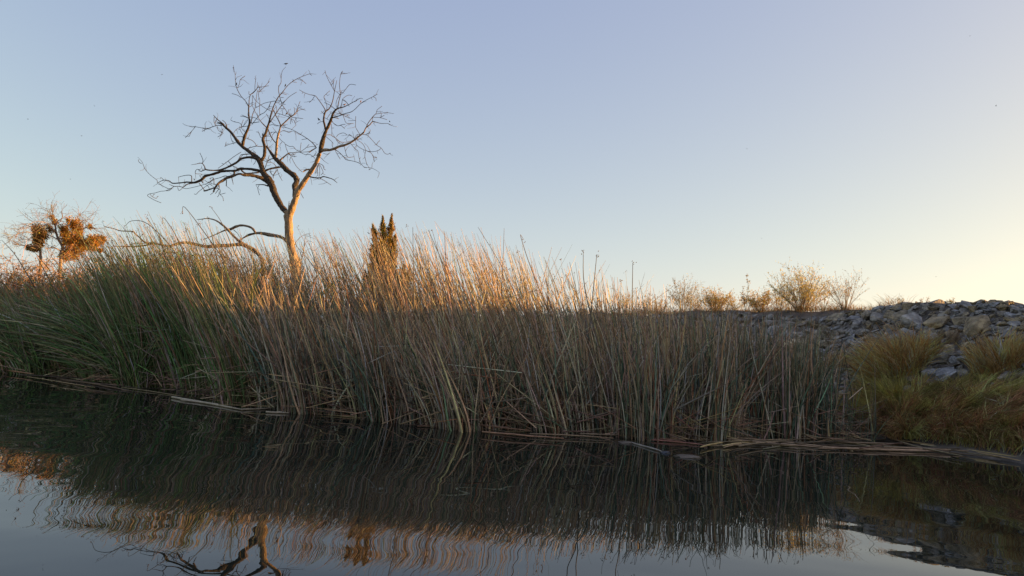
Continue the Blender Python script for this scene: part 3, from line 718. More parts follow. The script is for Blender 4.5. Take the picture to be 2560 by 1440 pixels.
TWIGS = {1: [[(1180, 210, 12), (1190, 150, 10), (1170, 90, 9), (1135, 15, 5)], [(1240, 310, 16), (1190, 330, 14), (1150, 345, 12), (1120, 315, 10), (1080, 310, 9), (1055, 350, 9), (1065, 385, 8), (1165, 390, 4)],
  [(1690, 225, 12), (1640, 160, 10)], [(1870, 0, 9), (1730, 90, 9), (1640, 160, 10), (1550, 225, 9), (1460, 290, 6)], [(2060, 40, 8), (1940, 45, 8), (1890, 60, 8), (1800, 165, 7)], [(1890, 55, 5), (1865, 42, 4)],
  [(1570, 220, 6), (1525, 200, 4)], [(1720, 250, 10), (1800, 290, 8), (1850, 320, 8)], [(100, 210, 4), (55, 180, 4), (40, 135, 3)], [(490, 495, 6), (445, 455, 5), (425, 480, 3)],
  [(990, 525, 15), (990, 450, 14), (970, 415, 12), (880, 415, 10), (755, 445, 7)], [(1170, 510, 24), (1190, 555, 12)], [(680, 610, 10), (600, 660, 9), (520, 690, 8), (430, 700, 7), (350, 725, 7), (240, 745, 7), (205, 775, 6), (250, 810, 5), (340, 860, 4), (450, 905, 3)],
  [(250, 750, 5), (290, 795, 4), (360, 825, 4), (380, 790, 3), (400, 788, 3)], [(300, 790, 3), (310, 755, 3), (335, 750, 3)], [(380, 560, 4), (470, 600, 4), (570, 650, 3), (640, 645, 3)], [(1120, 555, 14), (1160, 600, 12), (1210, 670, 12), (1230, 690, 14)],
  [(1640, 440, 20), (1580, 425, 12), (1500, 455, 10), (1390, 485, 9), (1310, 540, 8), (1230, 570, 8), (1130, 600, 8), (1010, 630, 7), (900, 650, 7), (830, 640, 6)], [(740, 625, 5), (765, 685, 4), (840, 630, 4)], [(640, 650, 4), (590, 685, 4), (540, 690, 3)],
  [(1220, 500, 8), (1290, 540, 6), (1380, 475, 3)], [(1165, 465, 8), (1130, 420, 6)], [(1390, 560, 4), (1385, 480, 5), (1360, 455, 4), (1305, 475, 3)], [(1415, 580, 7), (1350, 565, 7), (1290, 580, 6), (1200, 640, 6), (1120, 700, 6), (1070, 750, 5), (1035, 745, 3)],
  [(1750, 340, 30), (1740, 400, 28), (1700, 440, 30)], [(1610, 500, 14), (1605, 605, 14)], [(1705, 460, 14), (1730, 575, 8)], [(1470, 570, 16), (1480, 640, 12), (1440, 700, 10), (1410, 740, 8)],
  [(1400, 640, 12), (1480, 660, 10), (1500, 700, 8), (1490, 750, 6), (1540, 800, 5), (1555, 870, 3)], [(1490, 755, 4), (1590, 730, 3)], [(1480, 700, 5), (1470, 770, 4), (1445, 800, 3)], [(1400, 700, 4), (1325, 757, 3)],
  [(2350, 605, 26), (2260, 580, 18), (2130, 582, 10)], [(2190, 590, 4), (2165, 650, 3), (2195, 765, 3)], [(2390, 300, 6), (2410, 390, 6), (2440, 420, 5), (2440, 470, 3)], [(2440, 420, 4), (2520, 310, 3)], [(2130, 150, 8), (2110, 200, 6), (2085, 220, 5)], [(2280, 320, 12), (2330, 180, 12), (2370, 60, 10)], [(2330, 180, 6), (2270, 150, 4)], [(2335, 170, 6), (2300, 110, 4)], [(2335, 190, 6), (2420, 190, 4), (2500, 260, 3)]],
 2: [[(690, 930, 20), (640, 890, 14), (590, 850, 12), (540, 795, 8)], [(735, 985, 16), (715, 910, 10), (668, 866, 8)], [(590, 855, 6), (570, 880, 5), (575, 935, 5)], [(550, 820, 8), (548, 890, 7), (565, 935, 7)], [(490, 995, 5), (440, 995, 4), (375, 1028, 3)], [(280, 960, 5), (225, 1025, 4), (135, 1118, 3)], [(225, 1025, 3), (190, 1100, 3)],
  [(595, 955, 6), (610, 1010, 5), (660, 1045, 4), (680, 1052, 3)], [(680, 985, 6), (655, 1035, 5), (650, 1075, 4), (600, 1108, 3)], [(865, 1190, 9), (800, 1205, 7), (750, 1220, 6), (700, 1245, 5)], [(710, 1240, 4), (722, 1180, 3)], [(840, 1190, 5), (800, 1150, 4), (785, 1080, 4)],
  [(885, 400, 6), (915, 340, 5), (925, 285, 5), (995, 228, 3)], [(940, 540, 5), (880, 505, 4), (805, 482, 3)], [(1050, 680, 8), (1090, 655, 7), (1100, 600, 6), (1100, 510, 5)], [(1135, 430, 5), (1138, 350, 4), (1150, 258, 3)], [(1180, 395, 5), (1260, 385, 4), (1335, 370, 3)], [(1195, 460, 5), (1260, 400, 4), (1345, 308, 3)],
  [(1080, 910, 12), (1100, 790, 10), (1135, 700, 8), (1150, 600, 7), (1165, 480, 5), (1180, 430, 4)], [(1085, 910, 10), (1200, 890, 8)], [(1060, 820, 8), (1130, 830, 6), (1195, 870, 5)], [(1030, 950, 8), (950, 965, 7), (890, 985, 6), (850, 1020, 5), (830, 1050, 3)], [(955, 965, 7), (920, 910, 5), (840, 890, 5), (790, 868, 4)], [(960, 960, 6), (1010, 900, 5), (1035, 855, 5)],
  [(975, 1090, 6), (925, 1010, 5), (920, 950, 4)], [(1000, 1040, 6), (955, 1000, 5), (940, 950, 5), (970, 860, 3)], [(965, 1110, 7), (920, 1100, 5), (865, 1108, 3)], [(1015, 1130, 9), (1090, 1155, 8), (1140, 1200, 8), (1165, 1240, 8), (1250, 1245, 9)], [(1030, 1275, 9), (1110, 1250, 9), (1165, 1240, 7)], [(1055, 850, 5), (1000, 820, 4), (925, 808, 3)], [(1040, 830, 4), (945, 790, 3)], [(1040, 1350, 7), (940, 1365, 5), (900, 1430, 4)], [(1150, 1340, 7), (1110, 1305, 4)], [(1110, 480, 6), (1055, 500, 5), (1050, 450, 3)], [(835, 110, 3), (815, 112, 3)]],
 3: [[(850, 1135, 4), (775, 1145, 3)], [(985, 1265, 9), (930, 1300, 9), (885, 1330, 12)], [(750, 1325, 5), (830, 1270, 5), (880, 1215, 3)], [(750, 1320, 4), (765, 1190, 3)], [(750, 1328, 5), (690, 1290, 4), (650, 1245, 4), (600, 1245, 3), (540, 1215, 3)], [(850, 1260, 3), (920, 1245, 3), (970, 1255, 3)], [(750, 1330, 5), (820, 1360, 4), (900, 1365, 4), (960, 1410, 3)], [(985, 1330, 6), (950, 1380, 4), (910, 1395, 3)],
  [(615, 820, 8), (590, 760, 5), (585, 715, 3)], [(640, 800, 8), (690, 750, 6), (710, 700, 5), (750, 595, 3)], [(690, 750, 5), (740, 720, 4), (820, 705, 3)], [(625, 825, 7), (700, 833, 6), (795, 845, 3)], [(620, 840, 6), (670, 880, 4), (692, 940, 3)], [(618, 840, 5), (612, 920, 3)], [(665, 790, 5), (672, 720, 4), (662, 680, 3)], [(620, 840, 4), (640, 900, 3)],
  [(385, 790, 10), (412, 740, 6), (410, 680, 5), (395, 650, 4)], [(500, 635, 6), (560, 560, 5), (620, 510, 5), (700, 462, 3)], [(490, 645, 8), (530, 700, 7), (570, 760, 6), (610, 810, 5)], [(420, 765, 6), (500, 790, 5), (600, 825, 4)], [(490, 480, 4), (555, 500, 3)], [(470, 540, 4), (512, 540, 3)], [(405, 590, 4), (480, 592, 3)], [(400, 615, 4), (455, 618, 3)], [(470, 700, 4), (525, 705, 3)], [(500, 635, 4), (540, 640, 3)], [(500, 460, 4), (520, 468, 4)],
  [(395, 590, 8), (330, 600, 7), (240, 620, 6), (190, 645, 6), (110, 690, 3)], [(60, 920, 9), (110, 860, 8), (170, 790, 8), (230, 760, 8), (290, 690, 8), (330, 600, 8)], [(170, 790, 6), (165, 690, 5), (170, 580, 5), (150, 500, 5), (175, 375, 4)], [(330, 890, 5), (295, 830, 3), (265, 775, 3)], [(335, 885, 6), (380, 925, 5), (430, 945, 5), (475, 950, 5)], [(310, 940, 6), (360, 930, 5), (410, 950, 5), (540, 940, 4)],
  [(270, 975, 14), (215, 920, 14), (165, 860, 9), (130, 790, 7), (95, 730, 6), (60, 650, 6)], [(405, 1200, 12), (370, 1160, 14), (330, 1100, 14), (290, 1000, 14)], [(345, 745, 6), (260, 700, 6), (180, 645, 5), (100, 570, 4), (70, 510, 4)], [(410, 1030, 5), (380, 1050, 5), (350, 1080, 3)], [(425, 1060, 5), (400, 1040, 4), (330, 1040, 3)], [(455, 1045, 5), (510, 1015, 5), (560, 1030, 4), (590, 1045, 4), (630, 1025, 3)],
  [(440, 1110, 6), (480, 1160, 5), (530, 1200, 6), (550, 1270, 6), (580, 1340, 8)], [(490, 1180, 4), (465, 1215, 3)], [(265, 1080, 6), (270, 1180, 6), (290, 1260, 7), (330, 1350, 10)], [(210, 1120, 6), (180, 1110, 5), (155, 1045, 4), (120, 1035, 3)], [(210, 1060, 14), (215, 1110, 12)], [(240, 1165, 5), (315, 1162, 3)], [(585, 1350, 6), (640, 1390, 4), (700, 1385, 3)], [(590, 1345, 4), (630, 1370, 3), (690, 1350, 3)], [(620, 1390, 4), (600, 1440, 3)], [(740, 262, 5), (790, 300, 4), (838, 342, 3)], [(640, 315, 4), (700, 322, 3)], [(890, 200, 3), (918, 222, 3)]],
 4: [[(990, 420, 4), (1025, 440, 4), (1030, 475, 3)], [(535, 560, 13), (550, 480, 9), (570, 400, 8), (560, 290, 7), (560, 230, 6), (575, 130, 5), (600, 90, 3)], [(570, 400, 6), (620, 350, 5), (690, 265, 4), (770, 270, 3)], [(570, 565, 10), (590, 500, 7), (600, 450, 6), (650, 410, 5), (685, 400, 4), (720, 408, 3)], [(600, 455, 5), (640, 480, 4), (685, 545, 3)], [(520, 560, 6), (515, 500, 5), (540, 430, 5), (590, 350, 3)], [(495, 350, 6), (440, 250, 5), (395, 160, 5), (372, 85, 3)], [(490, 325, 5), (478, 265, 4), (490, 208, 3)],
  [(385, 605, 12), (340, 530, 9), (290, 460, 8), (245, 408, 7), (180, 395, 5), (100, 365, 4), (45, 332, 3)], [(240, 412, 4), (205, 465, 3), (170, 495, 3)], [(395, 600, 8), (395, 520, 6), (358, 430, 5), (385, 390, 4), (435, 345, 3)], [(500, 580, 8), (440, 530, 6), (365, 495, 4)], [(355, 640, 5), (325, 605, 4)], [(455, 720, 8), (490, 770, 6), (540, 795, 5), (590, 780, 4), (635, 775, 3)], [(580, 790, 3), (625, 830, 3)], [(490, 690, 5), (550, 705, 3)], [(540, 600, 5), (590, 650, 4), (690, 698, 3)], [(600, 650, 4), (620, 700, 3), (650, 760, 3), (740, 765, 3)], [(500, 625, 5), (600, 650, 3), (690, 655, 3)],
  [(905, 810, 12), (930, 755, 9), (995, 670, 9), (1030, 635, 6), (1045, 590, 5), (1105, 542, 3)], [(1020, 645, 4), (1100, 632, 3), (1180, 620, 3)], [(1000, 685, 5), (1080, 690, 4), (1170, 715, 3)], [(1080, 690, 3), (1135, 660, 3)], [(980, 745, 6), (985, 700, 6), (1000, 665, 4)], [(820, 905, 7), (770, 820, 5), (765, 770, 5), (768, 672, 3)], [(760, 970, 6), (720, 930, 5), (685, 905, 3)], [(750, 960, 5), (780, 912, 4), (820, 905, 3)], [(860, 905, 7), (920, 920, 6), (980, 980, 5), (1040, 1045, 5), (1095, 1080, 5), (1140, 1145, 4), (1180, 1160, 3), (1210, 1145, 3)],
  [(1040, 1035, 3), (1050, 1010, 3), (1078, 985, 3)], [(895, 905, 4), (945, 880, 3), (955, 845, 3)], [(765, 980, 5), (780, 1040, 5), (820, 1075, 5), (890, 1110, 5), (980, 1128, 4), (1060, 1110, 4), (1090, 1085, 4)], [(780, 975, 6), (840, 1010, 5), (880, 1060, 5), (900, 1110, 5), (960, 1140, 4), (1000, 1190, 4), (1040, 1205, 3)], [(895, 1120, 4), (885, 1180, 3), (900, 1250, 3), (912, 1300, 3)], [(1000, 1190, 3), (1000, 1230, 3), (1010, 1258, 3)], [(700, 1020, 6), (760, 1090, 5), (795, 1120, 5), (810, 1200, 5), (830, 1275, 4)],
  [(620, 1055, 6), (635, 1120, 5), (650, 1170, 4), (670, 1200, 4), (750, 1192, 3)], [(965, 1345, 3), (935, 1360, 3)], [(500, 1100, 4), (530, 1160, 3), (570, 1225, 3)], [(380, 915, 8), (440, 910, 7), (480, 935, 8), (520, 960, 5), (570, 1000, 4), (640, 1005, 3), (700, 990, 3)], [(520, 940, 4), (545, 905, 4), (610, 885, 3), (655, 910, 3)], [(460, 910, 5), (460, 840, 4), (452, 770, 3)], [(380, 930, 5), (440, 980, 4), (465, 1005, 4), (465, 1050, 3), (480, 1080, 3)], [(510, 960, 3), (540, 1005, 3), (580, 1030, 3), (610, 1015, 3)], [(350, 740, 6), (310, 745, 5), (275, 770, 3)], [(400, 700, 4), (440, 640, 4), (470, 625, 4)], [(420, 720, 4), (370, 690, 3)], [(300, 1195, 4), (330, 1215, 3), (360, 1245, 3)], [(350, 1150, 4), (400, 1160, 3), (440, 1140, 3)]],
 5: [[(760, 360, 6), (820, 395, 5), (880, 435, 3)], [(750, 200, 5), (735, 270, 3), (740, 330, 3)], [(752, 205, 4), (780, 260, 3), (795, 300, 3), (770, 330, 3)], [(752, 205, 4), (790, 225, 3), (805, 265, 3), (822, 275, 3)], [(745, 210, 4), (715, 290, 3), (710, 318, 3)], [(755, 225, 4), (760, 300, 3), (752, 345, 3)], [(748, 220, 3), (725, 300, 3)], [(555, 515, 5), (575, 550, 4), (588, 574, 3)], [(425, 700, 10), (430, 650, 7), (435, 605, 5)], [(430, 640, 4), (452, 622, 3)], [(535, 400, 18), (545, 362, 6)], [(480, 470, 12), (476, 520, 10), (472, 560, 6)], [(320, 150, 10), (240, 160, 9), (200, 190, 6)], [(460, 140, 4), (490, 200, 3), (520, 245, 3), (575, 298, 3)], [(310, 265, 5), (325, 320, 4), (362, 388, 3)], [(230, 285, 6), (262, 330, 5), (300, 275, 3)]],
 6: [[(1860, 272, 20), (1800, 282, 14), (1740, 320, 9), (1722, 345, 8)], [(1640, 235, 8), (1680, 270, 5), (1700, 310, 3)]]}

TREE_Y = 23.0
tree_base = at(741, 735, TREE_Y); tree_base.z = float(land_z(tree_base.x, tree_base.y))
tree = empty('dead_tree', tree_base, 'large bare dead tree with pale trunk and dark spreading limbs', 'tree')
known = []                                        # (px, py, depth, owner) along limbs already built
def nearest(px, py):
    A = np.array([(k[0], k[1]) for k in known]); j = int(np.argmin((A[:, 0] - px) ** 2 + (A[:, 1] - py) ** 2))
    return known[j]
def limb_world(T, slope, first=False, start=None):
    T = smooth_path(T, 4)
    ln = np.concatenate([[0], np.cumsum(np.hypot(np.diff(T[:, 0]), np.diff(T[:, 1])))]) * TREE_Y / PXF
    if start is None: start = TREE_Y if first else nearest(T[0, 0], T[0, 1])[2]
    dep = start + slope * ln + 0.05 * np.sin(ln * 2.2)
    W = np.array([at(a, b, d) for (a, b, _), d in zip(T, dep)])
    return T, W, T[:, 2] * dep / PXF / 2, dep
SLOPES = [0, -.25, .35, .30, -.3, .25, -.45, .5, -.35, .15, -.4, -.3, .3, -.55, .3, .35, .1, .2, -.15, .2, -.1, -.3, .4, -.6, -.2, -.4, -.3, -.5, .1, .2]
limbs = []
tr_rng = np.random.default_rng(3)
for k, (mt, vw, pts) in enumerate(BIG):
    T, W, rr, dep = limb_world(tr(vw, pts), SLOPES[k], k == 0)
    if k == 0:
        W = np.vstack([[tree_base.x + 0.02, tree_base.y, tree_base.z - 0.2], W]); rr = np.concatenate([[rr[0] * 1.5], rr])
    g = Geo(); big = rr[0] > 0.05
    tube(g, W, rr * (1 + 0.05 * tr_rng.normal(size=len(rr))), (1, 1, 1), 12 if big else 7, True, 0.07 if big else 0.04)
    o = child('trunk' if k == 0 else 'limb', g, M_grey if k in (14, 15) else M_wood if mt == 'w' else M_bark, tree)
    limbs.append(o)
    known += [(a, b, d, k) for (a, b, _), d in zip(T, dep)]
pale_limbs = [k for k, q in enumerate(BIG) if q[0] == 'w']
for vw, lst in TWIGS.items():
    for pts in lst:
        T0 = tr(vw, pts); T0[:, 2] = np.maximum(T0[:, 2] * 1.12, 1.25)
        own = nearest(T0[0, 0], T0[0, 1])
        T, W, rr, dep = limb_world(T0, tr_rng.normal(0, .45), False, own[2])
        g = Geo(); tube(g, W, rr, (1, 1, 1), 5, True, 0.03)
        child('twig', g, M_bark, limbs[own[3]])
        known += [(a, b, d, own[3]) for (a, b, _), d in zip(T, dep)]
# short spurs along the thinner limbs
g_sp = {}
for (a, b, d, k) in [known[i] for i in tr_rng.choice(len(known), 420, replace=False)]:
    if b > 470: continue
    ang = tr_rng.uniform(0, 6.28); L = tr_rng.uniform(0.06, 0.26)
    p0 = np.array(at(a, b, d)); dv = np.array([math.cos(ang), tr_rng.normal(0, .6), math.sin(ang)]) * L
    Pp = np.array([[p0, p0 + dv * .5 + tr_rng.normal(0, .02, 3), p0 + dv]])
    strands(g_sp.setdefault(k, Geo()), Pp, np.array([[.006, .005, .0035]]), (1, 1, 1), 4)
for k, g in g_sp.items():
    child('spur', g, M_bark, limbs[k], True, 'stuff')

# the great fallen limb left of it
FALL_Y = 20.5
fb = at(657, 690, FALL_Y); fb.z = 0.35
fallen = empty('fallen_limb', fb, 'long fallen dead limb arching left over the green reeds', 'tree limb')
FALL = [[(1955, 700, 54), (1950, 610, 52), (1940, 540, 50), (1880, 470, 52), (1800, 420, 50), (1720, 385, 50), (1640, 395, 40), (1540, 400, 44), (1440, 405, 44), (1330, 410, 40), (1200, 380, 36), (1120, 370, 34), (1050, 375, 34), (960, 405, 26), (880, 395, 22), (780, 375, 26), (700, 370, 24), (640, 320, 16), (590, 275, 14), (560, 250, 14), (440, 245, 12), (360, 220, 10), (290, 205, 9), (250, 190, 6)],
 [(1730, 380, 44), (1660, 320, 30), (1610, 270, 28), (1560, 215, 26), (1500, 165, 22), (1430, 125, 16), (1350, 112, 12), (1290, 120, 10), (1245, 122, 5)],
 [(760, 385, 20), (650, 405, 20), (560, 412, 16), (490, 408, 20), (400, 410, 8), (280, 418, 5)], [(500, 400, 12), (480, 360, 9), (440, 330, 6)], [(530, 395, 9), (590, 375, 9), (700, 380, 9)], [(1700, 350, 12), (1725, 290, 5)], [(640, 320, 6), (665, 275, 4)], [(1320, 115, 6), (1300, 135, 5)], [(1670, 420, 8), (1650, 470, 4)]]
known_f = []
for k, pts in enumerate(FALL):
    T = smooth_path(tr(6, pts), 4)
    ln = np.concatenate([[0], np.cumsum(np.hypot(np.diff(T[:, 0]), np.diff(T[:, 1])))]) * FALL_Y / PXF
    d0 = FALL_Y
    if known_f:
        A = np.array(known_f); d0 = A[np.argmin((A[:, 0] - T[0, 0]) ** 2 + (A[:, 1] - T[0, 1]) ** 2), 2]
    dep = d0 + (-0.12, .3, .2, -.3, .2, .1, .2, .1, -.2)[k] * ln
    W = np.array([at(a, b, d) for (a, b, _), d in zip(T, dep)])
    if k == 0: W[0, 2] = 0.3
    known_f += [(a, b, d) for (a, b, _), d in zip(T, dep)]
    g = Geo(); tube(g, W, 0.86 * T[:, 2] * dep / PXF / 2, (1, 1, 1), 10 if k < 2 else 5, True, .09)
    child(('limb', 'branch')[k > 0] if k < 3 else 'twig', g, M_grey, fallen)


# ------------------------------------------------------------------ plants grown by rule
def grow(base, n, height, spread, up=1.0, kn=5, droop=0.0, curl=.12, rs=None):
    """n stems from a base point: centre lines (n,kn,3)"""
    rs = rs or rng
    ang = rs.uniform(0, 6.28, n); out_ = np.sqrt(rs.random(n)) * spread
    h = height * rs.uniform(.45, 1.0, n) * (1 - 0.35 * (out_ / max(spread, 1e-6)) ** 2)
    t = np.linspace(0, 1, kn)[None]
    b = np.asarray(base)[None, :] + np.stack([np.cos(ang), np.sin(ang), 0 * ang], 1) * (out_ * 0.18)[:, None]
    X = b[:, 0:1] + np.cos(ang)[:, None] * out_[:, None] * t ** 1.2 + np.cumsum(rs.normal(0, curl / kn, (n, kn)), 1) * h[:, None]
    Y = b[:, 1:2] + np.sin(ang)[:, None] * out_[:, None] * t ** 1.2 + np.cumsum(rs.normal(0, curl / kn, (n, kn)), 1) * h[:, None]
    Z = b[:, 2:3] + h[:, None] * (t ** up - droop * t ** 3)
    return np.stack([X, Y, Z], 2)

def side_twigs(P, per, length, rs=None, kn=4, lift=.5, from_t=.3):
    rs = rs or rng
    n, K, _ = P.shape
    idx = np.repeat(np.arange(n), per); t = rs.uniform(from_t, 1.0, n * per) * (K - 1.001)
    i0 = t.astype(int); f = (t - i0)[:, None]
    p0 = P[idx, i0] * (1 - f) + P[idx, i0 + 1] * f
    ax = P[idx, i0 + 1] - P[idx, i0]; ax /= np.maximum(np.linalg.norm(ax, axis=1, keepdims=True), 1e-9)
    d = ax * .8 + rs.normal(0, .6, (n * per, 3)); d[:, 2] += lift * .5; d /= np.linalg.norm(d, axis=1, keepdims=True)
    L = length * rs.uniform(.4, 1.1, n * per)
    tt = np.linspace(0, 1, kn)[None, :, None]
    return p0[:, None] + d[:, None] * L[:, None, None] * tt + np.cumsum(rs.normal(0, .05, (n * per, kn, 3)), 1) * L[:, None, None]

def brush(name, base, n, height, spread, label, cat, leaf=(.028, .012), leaf_n=8, leaf_c=(.13, .105, .045), twig_c=(.27, .20, .11), per=6, tl=.3, lean=(0, 0), tip_heads=True, rw=.0046, group=None):
    """an open weedy bush: stems (part), small leaves (part)"""
    root = empty(name, base, label, cat, group)
    P = grow(base, n, height, spread)
    t = np.linspace(0, 1, P.shape[1])
    P[:, :, 0] += lean[0] * height * t ** 1.5; P[:, :, 1] += lean[1] * height * t ** 1.5
    g = Geo()
    strands(g, P, np.linspace(rw, rw * .4, P.shape[1])[None] * rng.uniform(.7, 1.3, (n, 1)), vary(twig_c, n, .25), 4)
    S = side_twigs(P, per, tl)
    strands(g, S, np.linspace(rw * .45, rw * .22, 4)[None], vary(twig_c, len(S), .25), 3)
    child('stem', g, M_twig, root, True, 'stuff')
    if leaf_n:
        M = len(S); k = np.repeat(np.arange(M), leaf_n); tt = rng.uniform(.15, 1.05, len(k)) * 2.999
        i0 = np.minimum(tt.astype(int), 2); f = (tt - i0)[:, None]
        c = S[k, i0] * (1 - f) + S[k, i0 + 1] * f + rng.normal(0, .012, (len(k), 3))
        d = rng.normal(0, 1, (len(k), 3)); d[:, 2] += .6
        g = Geo(); leaves(g, c, d, rng.uniform(.6, 1.5, len(k)) * leaf[0] * 1.25, leaf[1] * 1.2, vary(np.array(leaf_c) * 2.4, len(k), .35, .1))
        child('foliage', g, M_leaf, root, False, 'stuff')
    return root

# bushes on the crest of the embankment
def crest(px, d=0.0):
    """point of the crest line seen at column px"""
    best = None
    for k in range(-120, 420):
        q = bank_point(k * 0.05, d); a, b = to_px(np.array(q))
        if best is None or abs(a - px) < best[0]: best = (abs(a - px), q)
    return best[1]
def px_h(q, n): return n / PXF * q.y
q = crest(2003, -.3); brush('bush', q, 95, px_h(q, 122), px_h(q, 74), 'largest leafy bush on the embankment crest, backlit and golden', 'bush', (.034, .015), 5, (.24, .185, .07), per=8, tl=.32)
q = crest(2112, -.2); brush('bush', q, 36, px_h(q, 105), px_h(q, 46), 'sparse twiggy bush on the crest right of the largest bush', 'bush', (.03, .012), 3, (.15, .11, .05), per=5, tl=.28)
q = crest(1708, -.3); brush('bush', q, 44, px_h(q, 95), px_h(q, 40), 'tall airy bush at the left end of the crest bushes', 'bush', (.034, .014), 5, (.14, .115, .055), per=6, tl=.34)
q = crest(1788, -.3); brush('bush', q, 64, px_h(q, 60), px_h(q, 46), 'low rounded golden bush between the tall airy bush and the upright weed', 'bush', (.034, .015), 6, (.18, .125, .035), per=6, tl=.26)
q = crest(1866, -.2); brush('weed', q, 5, px_h(q, 92), px_h(q, 14), 'upright forked weed with seed spikes on the crest', 'weed', (.036, .017), 10, (.13, .10, .05), per=6, tl=.16, rw=.01)
q = crest(1903, -.3); brush('bush', q, 48, px_h(q, 56), px_h(q, 38), 'small golden bush just left of the largest crest bush', 'bush', (.034, .015), 6, (.19, .13, .035), per=6, tl=.22)
q = crest(1640, -.3); brush('bush', q, 26, px_h(q, 58), px_h(q, 40), 'low golden bush half hidden by the right reed tops', 'bush', (.034, .015), 5, (.17, .12, .04), per=6, tl=.26)
q = crest(1565, -.3); brush('bush', q, 26, px_h(q, 62), px_h(q, 40), 'golden bush behind the reed tops below the lone tall reed', 'bush', (.034, .015), 5, (.18, .12, .035), per=6, tl=.26)
q = crest(1745, -.35); brush('bush', q, 22, px_h(q, 44), px_h(q, 34), 'low hazy bush in the gap right of the tall airy bush', 'bush', (.032, .013), 5, (.17, .13, .05), per=6, tl=.24)
q = crest(1832, -.35); brush('bush', q, 18, px_h(q, 40), px_h(q, 30), 'low hazy bush in the gap left of the upright forked weed', 'bush', (.032, .013), 4, (.17, .13, .05), per=6, tl=.22)
q = crest(1946, -.35); brush('bush', q, 26, px_h(q, 66), px_h(q, 40), 'pale loose bush leaning against the left side of the largest bush', 'bush', (.032, .013), 4, (.18, .14, .055), per=6, tl=.28)
q = crest(2060, -.1); brush('weed', q, 10, px_h(q, 60), px_h(q, 20), 'thin weed between the two crest bushes', 'weed', (.026, .011), 4, (.15, .11, .05), per=4, tl=.16)
q = crest(2245, .05); brush('weed', q, 3, px_h(q, 26), px_h(q, 11), 'tiny forked weed alone on the rocky skyline', 'weed', (.024, .012), 7, (.10, .09, .045), per=5, tl=.06, rw=.006)
q = crest(2310, .05); brush('weed', q, 4, px_h(q, 18), px_h(q, 22), 'low sprawling weed on the skyline between two forked weeds', 'weed', (.02, .009), 5, (.12, .09, .05), per=4, tl=.07, rw=.004)
q = crest(2388, .05); brush('weed', q, 5, px_h(q, 26), px_h(q, 18), 'small spiky weed rightmost on the rocky skyline', 'weed', (.02, .009), 7, (.10, .09, .05), per=5, tl=.05, rw=.006)

# dry growth fringing the crest
g = Geo(); n = 5200
s_, d_ = rng.uniform(1.5, 17, n), rng.normal(-.35, .3, n)
wv = np.clip(.5 + .5 * np.sin(s_ * 3.1) * np.sin(s_ * 1.3 + 2), .05, 1)
B = np.stack([C0[0] + TD[0] * s_ + ND[0] * d_, C0[1] + TD[1] * s_ + ND[1] * d_, bank_z(d_) - .02], 1)
hh = (rng.uniform(.04, .42, n) * (.25 + wv))[:, None]; t = np.linspace(0, 1, 4)[None]
dx = rng.normal(-.1, .45, (n, 1)); dy = rng.normal(0, .45, (n, 1))
strands(g, np.stack([B[:, :1] + dx * hh * t ** 1.5, B[:, 1:2] + dy * hh * t ** 1.5, B[:, 2:] + hh * (t - .2 * t ** 3)], 2), np.array([[1, .9, .6, .25]]) * .0038, vary((.42, .28, .12), n, .4, .1), 3)
o = link('crest_grass', g.mesh('crest_grass'), M_grass); tag(o, 'dry golden grass fringing the embankment crest between the bushes', 'grass', None, 'stuff')

# conifer among the reeds
JY = 18.5
jb = at(972, 800, JY); jb.z = float(land_z(jb.x, jb.y))
con = empty('conifer_tree', jb, 'dense dark green conifer with two pointed tips rising out of the reeds', 'tree')
g = Geo(); top = at(962, 575, JY)
tube(g, np.array([jb, jb.lerp(top, .5) + Vector((.03, 0, 0)), top]), [.09, .06, .015], (1, 1, 1), 7)
child('trunk', g, M_bark, con)
# plumes: base px -> tip px, girth in px, depth
PLUMES = [((958, 690), (957, 541), 15, 0), ((964, 690), (980, 537), 14, .1), ((950, 680), (932, 562), 12, -.1), ((950, 700), (928, 622), 13, .2), ((968, 680), (988, 590), 12, -.2), ((966, 700), (986, 640), 13, .25),
          ((950, 760), (924, 662), 17, .1), ((1000, 770), (1010, 662), 15, 0), ((960, 740), (956, 610), 21, -.25), ((985, 800), (1024, 668), 20, .2), ((940, 800), (912, 678), 21, -.1), ((965, 800), (966, 650), 26, -.35), ((955, 800), (944, 660), 22, .3), ((985, 800), (998, 694), 18, .1)]
for (b0, t0, gw, dz) in PLUMES:
    a0, a1 = np.array(at(b0[0], b0[1], JY + dz * .3)), np.array(at(t0[0], t0[1], JY + dz))
    r_ = 1.2 * gw / PXF * JY
    g = Geo(); strands(g, np.array([[a0, (a0 + a1) / 2, a1]]), np.array([[.02, .012, .004]]), (.09, .06, .04), 5)
    n_ = 900
    t_ = rng.beta(1.3, 1.1, n_)[:, None]; env = (np.sin(np.clip(t_, .02, 1) ** .75 * math.pi) * .8 + .25 * (1 - t_)) * r_
    env = env * (1 + .25 * np.sin(t_ * 17 + gw)) 
    c = a0 + (a1 - a0) * t_ + rng.normal(0, .52, (n_, 3)) * env
    d = (a1 - a0) / np.linalg.norm(a1 - a0) * .9 + (c - (a0 + (a1 - a0) * t_)) / r_ * .8 + rng.normal(0, .3, (n_, 3))
    d /= np.linalg.norm(d, axis=1, keepdims=True)
    L = rng.uniform(.04, .13, n_)[:, None]
    sp = np.stack([c - d * L * .5, c, c + d * L * .5], 1)
    strands(g, sp, np.array([[.006, .009, .0035]]) * rng.uniform(.7, 1.3, (n_, 1)), vary((.38, .255, .06), n_, .5, .1), 4)
    child('spray', g, M_leaf, con, True, 'stuff')

